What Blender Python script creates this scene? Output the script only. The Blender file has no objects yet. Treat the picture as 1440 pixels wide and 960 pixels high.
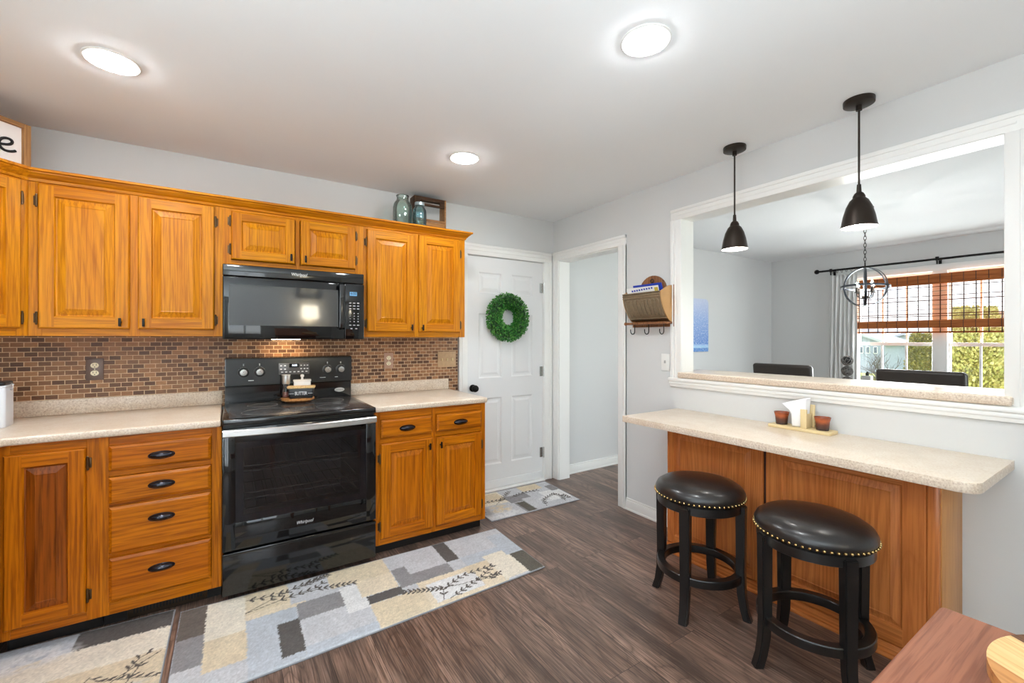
import bpy, bmesh, math, random
import numpy as np
from mathutils import Vector, Matrix
random.seed(7)
PI = math.pi
SC = bpy.context.scene
COL = SC.collection
# ------------------------------------------------------------ camera, world, lights, exposure
H, TH, FPX = 1.326, 0.5752, 615.0
cam_d = bpy.data.cameras.new('camera'); cam = bpy.data.objects.new('camera', cam_d); COL.objects.link(cam)
cam.location = (0, 0, H); cam.rotation_euler = (PI/2, 0, -TH)
cam_d.sensor_width = 36; cam_d.lens = FPX/1440*36; cam_d.shift_y = -4/1440; cam_d.clip_start = .02; cam_d.clip_end = 400
SC.camera = cam
SC.view_settings.view_transform = 'Standard'; SC.view_settings.look = 'None'
SC.view_settings.gamma = 1; SC.view_settings.use_curve_mapping = False
SC.view_settings.exposure = 0.82
W_SKY, P_WINDOW, S_RECESS, S_PEND, S_CHAND, P_DINING, S_LAMP = 2.0, 5, 100, 38, 1000, 105, 9
wd = bpy.data.worlds.new('overcast_sky'); SC.world = wd; wd.use_nodes = True
nt = wd.node_tree; bg = nt.nodes['Background']
tcw = nt.nodes.new('ShaderNodeTexCoord'); mpw = nt.nodes.new('ShaderNodeMapping'); mpw.inputs['Scale'].default_value = (2, 2, 6)
nzw = nt.nodes.new('ShaderNodeTexNoise'); nzw.inputs['Scale'].default_value = 1.5
rpw = nt.nodes.new('ShaderNodeValToRGB'); rpw.color_ramp.elements[0].color = (.72, .83, 1, 1); rpw.color_ramp.elements[1].color = (1, 1, 1, 1)
rpw.color_ramp.elements[0].position = .35; rpw.color_ramp.elements[1].position = .6
nt.links.new(tcw.outputs['Generated'], mpw.inputs['Vector']); nt.links.new(mpw.outputs[0], nzw.inputs['Vector'])
nt.links.new(nzw.outputs['Fac'], rpw.inputs[0]); nt.links.new(rpw.outputs[0], bg.inputs['Color']); bg.inputs['Strength'].default_value = W_SKY
def area(name, loc, rot, sx, sy, power, color=(1, 1, 1)):
    l = bpy.data.lights.new(name, 'AREA'); l.shape = 'RECTANGLE'; l.size = sx; l.size_y = sy; l.energy = power; l.color = color
    o = bpy.data.objects.new(name, l); o.location = loc; o.rotation_euler = rot; COL.objects.link(o); return o
area('patio_upward_fill', (-2.15, -.35, .03), (0, PI-.45, 0), 1.2, 2.6, 640, (.87, .953, 1))  # added fill lamp low outside the patio window, throws light up onto the ceiling
area('rear_upward_fill', (-.72, -2.98, .03), (-(PI-.45), 0, 0), 2.2, 1.2, 1150, (.86, .953, 1))  # second added fill lamp, aimed up through the rear window to lift the ceiling
# daylight at the dining window and at unseen windows placed behind / left of the camera
area('patio_daylight', (-1.475, -.35, 1.17), (0, -PI/2, 0), 1.85, 1.8, P_WINDOW*1.45, (.89, .953, 1))
area('rear_window_daylight', (-.72, -2.275, 1.2), (PI/2, 0, 0), 1.15, 1.7, P_WINDOW*1.5, (.89, .953, 1))
area('dining_side_fill', (4.3, -2.275, 1.2), (PI/2, 0, 0), 1.9, 1.7, 26, (.92, .965, 1))  # added fill lamp in an added window, brightens the dining walls
area('dining_daylight', (6.82, 1.49, 1.26), (0, PI/2, 0), 1.6, 1.55, P_DINING, (.95, .98, 1))
try:
    SC.cycles.sample_clamp_indirect = 6; SC.cycles.max_bounces = 10; SC.cycles.diffuse_bounces = 6
    SC.cycles.transparent_max_bounces = 24; SC.cycles.caustics_reflective = False; SC.cycles.caustics_refractive = False
except Exception: pass

# ------------------------------------------------------------ mesh helper
class MB:
    def __init__(s): s.bm = bmesh.new()
    def _add(s, tb, mi=None):
        if mi is not None:
            for f in tb.faces: f.material_index = mi
        me = bpy.data.meshes.new('t'); tb.to_mesh(me); tb.free(); s.bm.from_mesh(me); bpy.data.meshes.remove(me)
        return s
    def box(s, x0, x1, y0, y1, z0, z1, bev=0, seg=2, mi=0, M=None):
        tb = bmesh.new(); bmesh.ops.create_cube(tb, size=1)
        for v in tb.verts: v.co = Vector((x0+(v.co.x+.5)*(x1-x0), y0+(v.co.y+.5)*(y1-y0), z0+(v.co.z+.5)*(z1-z0)))
        if bev: bmesh.ops.bevel(tb, geom=tb.edges[:], offset=bev, segments=seg, profile=.5, affect='EDGES', clamp_overlap=True)
        if M is not None: bmesh.ops.transform(tb, matrix=M, verts=tb.verts)
        bmesh.ops.recalc_face_normals(tb, faces=tb.faces)
        return s._add(tb, mi)
    def lathe(s, c, prof, n=32, mi=0, M=None, cap=True):
        tb = bmesh.new(); rings = []
        for r, z in prof:
            if r < 1e-6: rings.append([tb.verts.new((0, 0, z))])
            else: rings.append([tb.verts.new((r*math.cos(2*PI*k/n), r*math.sin(2*PI*k/n), z)) for k in range(n)])
        for a, b in zip(rings[:-1], rings[1:]):
            for k in range(n):
                k2 = (k+1) % n
                if len(a) == 1 and len(b) == 1: continue
                if len(a) == 1: tb.faces.new((a[0], b[k2], b[k]))
                elif len(b) == 1: tb.faces.new((a[k], a[k2], b[0]))
                else: tb.faces.new((a[k], a[k2], b[k2], b[k]))
        if cap:
            for ring, rev in ((rings[0], True), (rings[-1], False)):
                if len(ring) > 1: tb.faces.new(ring[::-1] if rev else ring)
        T = Matrix.Translation(Vector(c))
        bmesh.ops.transform(tb, matrix=T @ M if M is not None else T, verts=tb.verts)
        return s._add(tb, mi)
    def cyl(s, p0, p1, r0, r1=None, n=16, mi=0):
        p0, p1 = Vector(p0), Vector(p1); d = p1-p0; r1 = r0 if r1 is None else r1
        R = d.to_track_quat('Z', 'Y').to_matrix().to_4x4()
        return s.lathe(p0, [(r0, 0), (r1, d.length)], n, mi, R)
    def sph(s, c, rx, ry=None, rz=None, n=16, mi=0, M=None):
        ry = rx if ry is None else ry; rz = rx if rz is None else rz
        tb = bmesh.new(); bmesh.ops.create_uvsphere(tb, u_segments=n, v_segments=max(6, n//2), radius=1)
        S = Matrix.Diagonal((rx, ry, rz, 1)); T = Matrix.Translation(Vector(c))
        bmesh.ops.transform(tb, matrix=T @ (M if M is not None else Matrix()) @ S, verts=tb.verts)
        return s._add(tb, mi)
    def tube(s, pts, r, n=8, mi=0, closed=False, sec=None):
        """round tube (or section 'sec' list of (u,v)) along pts"""
        pts = [Vector(p) for p in pts]; m = len(pts); tb = bmesh.new(); rings = []
        rr = r if isinstance(r, (list, tuple)) else [r]*m
        up = None
        for i, p in enumerate(pts):
            a = pts[(i-1) % m] if (closed or i > 0) else p; b = pts[(i+1) % m] if (closed or i < m-1) else p
            t = (b-a).normalized()
            if up is None:
                up = Vector((0, 0, 1)) if abs(t.z) < .9 else Vector((1, 0, 0))
            u = (up - t*up.dot(t)).normalized(); w = t.cross(u); up = u
            S = sec or [(math.cos(2*PI*k/n), math.sin(2*PI*k/n)) for k in range(n)]
            k_ = 1 if sec else rr[i]
            rings.append([tb.verts.new(p+u*x*k_+w*y*k_) for x, y in S])
        q = len(rings[0])
        for i in range(m if closed else m-1):
            A, B = rings[i], rings[(i+1) % m]
            for k in range(q): tb.faces.new((A[k], A[(k+1) % q], B[(k+1) % q], B[k]))
        if not closed: tb.faces.new(rings[0][::-1]); tb.faces.new(rings[-1])
        bmesh.ops.recalc_face_normals(tb, faces=tb.faces)
        return s._add(tb, mi)
    def torus(s, c, R, r, n=48, m=8, mi=0, M=None, sec=None):
        pts = [Vector((R*math.cos(2*PI*k/n), R*math.sin(2*PI*k/n), 0)) for k in range(n)]
        if M is not None: pts = [M @ p for p in pts]
        return s.tube([p+Vector(c) for p in pts], r, m, mi, True, sec)
    def prism(s, poly, z0, z1, mi=0, bev=0, seg=2, M=None, only_top=False):
        tb = bmesh.new(); vs = [tb.verts.new((x, y, z0)) for x, y in poly]; f = tb.faces.new(vs)
        r = bmesh.ops.extrude_face_region(tb, geom=[f]); bmesh.ops.translate(tb, vec=(0, 0, z1-z0), verts=[v for v in r['geom'] if isinstance(v, bmesh.types.BMVert)])
        if bev:
            es = [e for e in tb.edges if abs(e.verts[0].co.z-e.verts[1].co.z) < 1e-6 and (not only_top or e.verts[0].co.z > (z0+z1)/2)]
            bmesh.ops.bevel(tb, geom=es, offset=bev, segments=seg, profile=.5, affect='EDGES')
        bmesh.ops.recalc_face_normals(tb, faces=tb.faces)
        if M is not None: bmesh.ops.transform(tb, matrix=M, verts=tb.verts)
        return s._add(tb, mi)
    def face(s, pts, mi=0):
        f = s.bm.faces.new([s.bm.verts.new(p) for p in pts]); f.material_index = mi; return s

def obj(name, mb, mats, parent=None, loc=(0, 0, 0), rotz=0, ang=32):
    me = bpy.data.meshes.new(name); mb.bm.to_mesh(me); mb.bm.free()
    for m in (mats if isinstance(mats, (list, tuple)) else [mats]): me.materials.append(m)
    me.polygons.foreach_set('use_smooth', [True]*len(me.polygons)); me.set_sharp_from_angle(angle=math.radians(ang))
    o = bpy.data.objects.new(name, me); COL.objects.link(o)
    o.location = loc; o.rotation_euler = (0, 0, rotz)
    if parent: o.parent = parent
    return o
def tag(o, label=None, cat=None, group=None, kind=None):
    for k, v in (('label', label), ('category', cat), ('group', group), ('kind', kind)):
        if v: o[k] = v
    return o
def thing(name, label, cat, loc=(0, 0, 0), rotz=0, group=None):
    o = bpy.data.objects.new(name, None); COL.objects.link(o); o.location = loc; o.rotation_euler = (0, 0, rotz); o.empty_display_size = .1
    return tag(o, label, cat, group)
def struct(name, mb, mats, parent=None, **k):
    o = obj(name, mb, mats, parent, **k)
    if not parent: o['kind'] = 'structure'
    return o
def kids(o): return [c for c in bpy.data.objects if c.parent == o]
def dup(r0, loc, rotz=0, label=None, group=None):
    def cp(o, par):
        c = o.copy(); COL.objects.link(c)
        if par: c.parent = par
        for ch in kids(o):
            cp(ch, c)
        return c
    r = cp(r0, None); r.location = loc; r.rotation_euler = (0, 0, rotz)
    if label: r['label'] = label
    if group: r['group'] = group
    return r
def text(name, body, size, mat, parent, loc, rot, ext=.0006, width=None, shear=0, font_off=0):
    c = bpy.data.curves.new('txt', 'FONT'); c.body = body; c.size = size; c.extrude = ext; c.align_x = 'CENTER'; c.align_y = 'CENTER'; c.shear = shear; c.offset = font_off; c.resolution_u = 3
    t = bpy.data.objects.new('txt', c); COL.objects.link(t); bpy.context.view_layer.update()
    me = bpy.data.meshes.new_from_object(t.evaluated_get(bpy.context.evaluated_depsgraph_get()))
    bpy.data.objects.remove(t); bpy.data.curves.remove(c)
    if width:
        xs = [v.co.x for v in me.vertices]; k = width/(max(xs)-min(xs))
        for v in me.vertices: v.co.x *= k
    me.materials.clear(); me.materials.append(mat); me.name = name
    o = bpy.data.objects.new(name, me); COL.objects.link(o); o.location = loc; o.rotation_euler = rot
    if parent: o.parent = parent
    return o

# ------------------------------------------------------------ materials
def lin(r, g, b):
    f = lambda c: (c/255/12.92 if c/255 <= .04045 else ((c/255+.055)/1.055)**2.4)
    return (f(r), f(g), f(b), 1)
def nodes(name):
    m = bpy.data.materials.new(name); m.use_nodes = True; t = m.node_tree; return m, t, t.nodes['Principled BSDF']
def N(t, typ, **k):
    n = t.nodes.new(typ)
    for a, v in k.items():
        if a in n.inputs: n.inputs[a].default_value = v
        else: setattr(n, a, v)
    return n
def L(t, a, b): t.links.new(a, b)
def mathn(t, op, a, b=None):
    n = t.nodes.new('ShaderNodeMath'); n.operation = op
    for i, v in enumerate((a, b)):
        if v is None: continue
        if isinstance(v, (int, float)): n.inputs[i].default_value = v
        else: t.links.new(v, n.inputs[i])
    return n.outputs[0]
def ramp(t, fac, stops):
    r = t.nodes.new('ShaderNodeValToRGB'); els = r.color_ramp.elements
    els[0].position, els[0].color = stops[0]; els[1].position, els[1].color = stops[-1]
    for p, c in stops[1:-1]:
        e = els.new(p); e.color = c
    t.links.new(fac, r.inputs[0]); return r.outputs[0]
def mixc(t, fac, a, b, mode='MIX'):
    n = t.nodes.new('ShaderNodeMix'); n.data_type = 'RGBA'; n.blend_type = mode
    for i, v in ((0, fac), (6, a), (7, b)):
        if isinstance(v, (int, float)): n.inputs[i].default_value = v
        elif isinstance(v, tuple): n.inputs[i].default_value = v
        else: t.links.new(v, n.inputs[i])
    return n.outputs[2]
def plain(name, col, rough=.5, metal=0, spec=.5, bump=0, bscale=200, var=.05, coat=0, emit=None, es=0):
    """solid procedural material: base colour with a faint noise variation and optional bump"""
    m, t, p = nodes(name)
    tc = N(t, 'ShaderNodeTexCoord'); nz = N(t, 'ShaderNodeTexNoise', Scale=bscale if bump else 12, Detail=3); L(t, tc.outputs['Object'], nz.inputs['Vector'])
    c2 = tuple(max(0, c*(1-var)) for c in col[:3])+(1,)
    L(t, mixc(t, nz.outputs['Fac'], col, c2), p.inputs['Base Color'])
    p.inputs['Roughness'].default_value = rough; p.inputs['Metallic'].default_value = metal; p.inputs['Specular IOR Level'].default_value = spec
    if coat: p.inputs['Coat Weight'].default_value = coat; p.inputs['Coat Roughness'].default_value = .08
    if bump:
        b = N(t, 'ShaderNodeBump', Strength=bump, Distance=.002); L(t, nz.outputs['Fac'], b.inputs['Height']); L(t, b.outputs[0], p.inputs['Normal'])
    if emit: p.inputs['Emission Color'].default_value = emit; p.inputs['Emission Strength'].default_value = es
    return m
def wood(name, dark, mid, light, axis='z', rough=.36, scale=1.0, coat=.04, rings=7, ringmix=.6, pore=.6):
    m, t, p = nodes(name)
    tc = N(t, 'ShaderNodeTexCoord'); oi = N(t, 'ShaderNodeObjectInfo')
    ad = N(t, 'ShaderNodeVectorMath', operation='MULTIPLY_ADD')
    cb = N(t, 'ShaderNodeCombineXYZ'); L(t, oi.outputs['Random'], cb.inputs[0]); L(t, oi.outputs['Random'], cb.inputs[1]); L(t, oi.outputs['Random'], cb.inputs[2])
    L(t, cb.outputs[0], ad.inputs[0]); ad.inputs[1].default_value = (31, 17, 23); L(t, tc.outputs['Object'], ad.inputs[2])
    def mp(a, b):
        q = N(t, 'ShaderNodeMapping'); sc = [a*scale]*3; sc['xyz'.index(axis)] = b*scale; q.inputs['Scale'].default_value = sc
        L(t, ad.outputs[0], q.inputs['Vector']); return q.outputs[0]
    n1 = N(t, 'ShaderNodeTexNoise', Scale=1.0, Detail=1.0, Roughness=.35); L(t, mp(4.2, .55), n1.inputs['Vector'])
    sx = N(t, 'ShaderNodeSeparateXYZ'); L(t, ad.outputs[0], sx.inputs[0])
    o1, o2 = [k for k in range(3) if k != 'xyz'.index(axis)]
    ac = mathn(t, 'ADD', sx.outputs[o1], mathn(t, 'MULTIPLY', sx.outputs[o2], .8))
    rg = mathn(t, 'FRACT', mathn(t, 'ADD', mathn(t, 'MULTIPLY', ac, 46*scale), mathn(t, 'MULTIPLY', n1.outputs['Fac'], rings*1.6)))
    n2 = N(t, 'ShaderNodeTexNoise', Scale=1.0, Detail=3, Roughness=.6); L(t, mp(115, 4), n2.inputs['Vector'])
    n3 = N(t, 'ShaderNodeTexNoise', Scale=1.0, Detail=2); L(t, mp(9, .5), n3.inputs['Vector'])
    base = ramp(t, n3.outputs['Fac'], [(.3, mid), (.7, light)])
    rl = ramp(t, rg, [(0, (.75, .75, .75, 1)), (.14, (.25, .25, .25, 1)), (.5, (0, 0, 0, 1)), (1, (.6, .6, .6, 1))])
    col = mixc(t, mathn(t, 'MULTIPLY', rl, ringmix), base, dark)
    po = ramp(t, n2.outputs['Fac'], [(.38, (1, 1, 1, 1)), (.54, (0, 0, 0, 1))])
    col = mixc(t, mathn(t, 'MULTIPLY', po, pore), col, dark)
    L(t, col, p.inputs['Base Color']); p.inputs['Roughness'].default_value = rough
    p.inputs['Coat Weight'].default_value = coat; p.inputs['Coat Roughness'].default_value = .15; p.inputs['Specular IOR Level'].default_value = .22
    b = N(t, 'ShaderNodeBump', Strength=.12, Distance=.001); L(t, n2.outputs['Fac'], b.inputs['Height']); L(t, b.outputs[0], p.inputs['Normal'])
    return m
OAK = (lin(146, 76, 2), lin(198, 119, 5), lin(214, 141, 11))
oak_v = wood('honey_oak_upright', *OAK, axis='z'); oak_h = wood('honey_oak_level', *OAK, axis='x')
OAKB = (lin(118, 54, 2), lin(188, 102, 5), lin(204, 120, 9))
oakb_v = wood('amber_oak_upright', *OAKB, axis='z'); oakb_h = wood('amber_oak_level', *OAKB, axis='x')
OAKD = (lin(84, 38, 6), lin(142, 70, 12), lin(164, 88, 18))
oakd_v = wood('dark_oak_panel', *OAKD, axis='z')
OAKR = (lin(124, 60, 22), lin(196, 114, 56), lin(210, 132, 72))
oakr_v = wood('reddish_oak_upright', *OAKR, axis='z', rough=.26, coat=.3, rings=11, ringmix=.45, pore=.28); oakr_h = wood('reddish_oak_level', *OAKR, axis='x', rough=.26, coat=.3, pore=.28)
tan_v = wood('pale_tan_oak', lin(176, 116, 58), lin(198, 140, 78), lin(208, 152, 90), axis='z', ringmix=.2)
cherry = wood('cherry_tabletop', lin(110, 62, 42), lin(152, 94, 68), lin(168, 110, 84), axis='x', rough=.5, coat=0, ringmix=.35); cherry.node_tree.nodes['Principled BSDF'].inputs['Specular IOR Level'].default_value = .25
maple = wood('pale_maple', lin(190, 140, 84), lin(226, 186, 126), lin(238, 204, 148), axis='y', ringmix=.3)
acacia = wood('orange_acacia', lin(150, 92, 44), lin(196, 136, 78), lin(212, 154, 96), axis='y', ringmix=.3)
walnut = wood('brown_walnut', lin(66, 38, 22), lin(98, 60, 36), lin(116, 76, 48), axis='y', ringmix=.3)
crate_w = wood('weathered_crate_wood', lin(110, 74, 44), lin(158, 112, 70), lin(180, 134, 88), axis='x', rough=.6, coat=0)
crate_d = wood('dark_crate_wood', lin(44, 28, 18), lin(74, 50, 34), lin(92, 64, 44), axis='x', rough=.6, coat=0)
frame_w = wood('rustic_frame_wood', lin(120, 80, 44), lin(170, 122, 76), lin(190, 142, 92), axis='z', rough=.6, coat=0)
rack_w = wood('brown_rack_wood', lin(86, 50, 28), lin(134, 88, 56), lin(156, 106, 70), axis='z', rough=.5, coat=.1)
wall_m = plain('grey_wall_paint', lin(211, 212, 211), .75, bump=.06, bscale=350, var=.015)
ceil_m = plain('white_ceiling_paint', lin(238, 241, 243), .9, var=.01)
dceil_m = plain('textured_ceiling_paint', lin(236, 238, 239), .9, bump=.6, bscale=70, var=.02)
trim_m = plain('white_trim_paint', lin(236, 236, 233), .35, var=.01)
door_m = plain('white_door_paint', lin(228, 229, 229), .4, var=.01)
bronze = plain('dark_bronze', lin(52, 44, 38), .35, .7)
blackmetal = plain('black_metal', lin(24, 23, 23), .32, .6)
pull_m = plain('gunmetal_pull', lin(58, 58, 64), .2, .9)
hinge_m = plain('antique_hinge', lin(96, 74, 50), .4, .8)
chrome = plain('brushed_nickel', lin(196, 196, 192), .25, 1)
steel = plain('brushed_steel', lin(214, 214, 212), .32, .9)
black_gloss = plain('black_enamel', lin(12, 12, 13), .10, 0, .5, coat=.4)
black_glass = plain('black_glass', lin(9, 9, 10), .04, 0, .6)
black_satin = plain('black_satin', lin(26, 26, 28), .35)
black_wood = plain('black_painted_wood', lin(20, 19, 19), .28, coat=.2)
leather = plain('black_leather', lin(34, 30, 29), .30, bump=.25, bscale=60, var=.2, coat=.15)
leather_b = plain('dark_brown_leather', lin(52, 44, 38), .32, bump=.3, bscale=50, var=.3)
brass = plain('antique_brass', lin(196, 166, 110), .25, 1)
white_cer = plain('white_ceramic', lin(240, 240, 238), .15)
white_pl = plain('white_plastic', lin(236, 236, 232), .4)
ivory = plain('ivory_plastic', lin(238, 228, 196), .4)
plate_br = plain('brown_metal_plate', lin(110, 92, 84), .4, .5)
plate_cu = plain('copper_plate', lin(176, 142, 122), .4, .4)
stone_tan = plain('travertine_plate', lin(206, 172, 132), .6, bump=.1, bscale=40, var=.35)
kick_m = plain('black_toe_kick', lin(20, 17, 15), .5)
rust_vent = plain('bronze_vent', lin(70, 58, 46), .4, .6)
paper = plain('white_paper', lin(242, 242, 240), .7)
blue_paper = plain('blue_print', lin(30, 62, 170), .5); yellow_paper = plain('yellow_print', lin(206, 180, 70), .5)
ink = plain('black_ink', lin(18, 18, 20), .5); white_ink = plain('white_lettering', lin(240, 240, 240), .5)
silver_ink = plain('silver_lettering', lin(220, 220, 220), .3, .3)
terracotta_pot = None
tin = plain('galvanised_tin', lin(150, 131, 104), .45, .2, bump=.5, bscale=60, var=.45)
napkin = plain('white_napkin', lin(244, 244, 246), .8)
beige_w = plain('beige_wood', lin(226, 204, 156), .5, var=.12)
canister_m = plain('white_enamel', lin(226, 230, 238), .3)
curtain_m = plain('grey_white_curtain', lin(226, 226, 224), .9, var=.04)
bamboo = wood('woven_bamboo', lin(120, 62, 26), lin(166, 94, 46), lin(186, 112, 58), axis='y', rough=.6, coat=0)
cord_m = plain('dark_cord', lin(70, 44, 34), .7)
def emis(name, col, s):
    m, t, p = nodes(name); p.inputs['Base Color'].default_value = col; p.inputs['Emission Color'].default_value = col; p.inputs['Emission Strength'].default_value = s; return m
lens_m = emis('lit_lens', (.94, .975, 1, 1), S_RECESS); bulb_m = emis('lit_bulb', (1, .98, .95, 1), S_PEND)
chbulb_m = emis('lit_candle_bulb', (1, .96, .9, 1), S_CHAND); lampshade_m = emis('lit_lampshade', (1, .90, .70, 1), S_LAMP)
display_m = emis('blue_display', lin(84, 130, 165), .5); clock_m = emis('white_clock_digits', lin(225, 235, 255), 1.2)
shade_in = plain('white_shade_inside', lin(245, 244, 240), .4)
def glass(name, col, rough=.0, alpha=.0):
    m, t, p = nodes(name); p.inputs['Base Color'].default_value = col; p.inputs['Transmission Weight'].default_value = 1; p.inputs['Roughness'].default_value = rough; p.inputs['IOR'].default_value = 1.45
    return m
def thin_glass(name, tint, refl=.5):
    m, t, p = nodes(name); t.nodes.remove(p)
    tr = N(t, 'ShaderNodeBsdfTransparent', Color=tint); gl = N(t, 'ShaderNodeBsdfGlossy', Roughness=.02); gl.inputs['Color'].default_value = (1, 1, 1, 1)
    fr = N(t, 'ShaderNodeFresnel', IOR=1.5); mx = N(t, 'ShaderNodeMixShader'); L(t, mathn(t, 'MULTIPLY', fr.outputs[0], refl), mx.inputs[0]); L(t, tr.outputs[0], mx.inputs[1]); L(t, gl.outputs[0], mx.inputs[2])
    L(t, mx.outputs[0], t.nodes['Material Output'].inputs['Surface']); return m
pane_m = thin_glass('window_glass', (.95, .97, .97, 1)); oven_glass = thin_glass('tinted_oven_glass', (.62, .62, .64, 1), 1.0)
jar_a = thin_glass('pale_aqua_glass', (.88, .95, .92, 1), .85); jar_b = thin_glass('teal_glass', (.76, .90, .93, 1), .85)
shaker_glass = thin_glass('clear_glass', (.85, .87, .88, 1), 1.5)
def laminate(name, a, b, c):
    m, t, p = nodes(name); tc = N(t, 'ShaderNodeTexCoord')
    n1 = N(t, 'ShaderNodeTexNoise', Scale=130, Detail=4, Roughness=.75); L(t, tc.outputs['Object'], n1.inputs['Vector'])
    n2 = N(t, 'ShaderNodeTexNoise', Scale=14, Detail=3); L(t, tc.outputs['Object'], n2.inputs['Vector'])
    c1 = ramp(t, n1.outputs['Fac'], [(.26, c), (.40, b), (.52, a), (.72, lin(240, 230, 214))])
    c2 = ramp(t, n2.outputs['Fac'], [(.35, (.93, .90, .86, 1)), (.65, (1, 1, 1, 1))])
    L(t, mixc(t, 1.0, c1, c2, 'MULTIPLY'), p.inputs['Base Color']); p.inputs['Roughness'].default_value = .28; return m
lam = laminate('speckled_beige_laminate', lin(238, 224, 207), lin(229, 212, 191), lin(208, 186, 163))
lam_edge = laminate('mottled_edge_laminate', lin(222, 206, 188), lin(202, 182, 162), lin(164, 142, 124))
def tile_mat():
    m, t, p = nodes('brown_mosaic_tile'); tc = N(t, 'ShaderNodeTexCoord')
    sp = N(t, 'ShaderNodeSeparateXYZ'); L(t, tc.outputs['Object'], sp.inputs[0]); cb = N(t, 'ShaderNodeCombineXYZ'); L(t, sp.outputs[0], cb.inputs[0]); L(t, sp.outputs[2], cb.inputs[1])
    br = N(t, 'ShaderNodeTexBrick', Scale=1.0); br.offset = .5
    br.inputs['Brick Width'].default_value = .0508; br.inputs['Row Height'].default_value = .0254; br.inputs['Mortar Size'].default_value = .0019; br.inputs['Mortar Smooth'].default_value = .1
    br.inputs['Color1'].default_value = lin(100, 70, 52); br.inputs['Color2'].default_value = lin(182, 134, 94); br.inputs['Mortar'].default_value = lin(222, 194, 160); br.inputs['Bias'].default_value = -.15
    L(t, cb.outputs[0], br.inputs['Vector'])
    nz = N(t, 'ShaderNodeTexNoise', Scale=160, Detail=2); mp = N(t, 'ShaderNodeMapping'); mp.inputs['Scale'].default_value = (.25, 1, 1); L(t, tc.outputs['Object'], mp.inputs['Vector']); L(t, mp.outputs[0], nz.inputs['Vector'])
    sh = ramp(t, nz.outputs['Fac'], [(.3, (.78, .76, .74, 1)), (.7, (1.08, 1.06, 1.04, 1))])
    L(t, mixc(t, 1.0, br.outputs['Color'], sh, 'MULTIPLY'), p.inputs['Base Color'])
    L(t, mathn(t, 'ADD', mathn(t, 'MULTIPLY', br.outputs['Fac'], .4), .38), p.inputs['Roughness']); p.inputs['Specular IOR Level'].default_value = .3
    b = N(t, 'ShaderNodeBump', Strength=.5, Distance=.002); b.invert = True; L(t, br.outputs['Fac'], b.inputs['Height']); L(t, b.outputs[0], p.inputs['Normal'])
    return m
tile_m = tile_mat()
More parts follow.
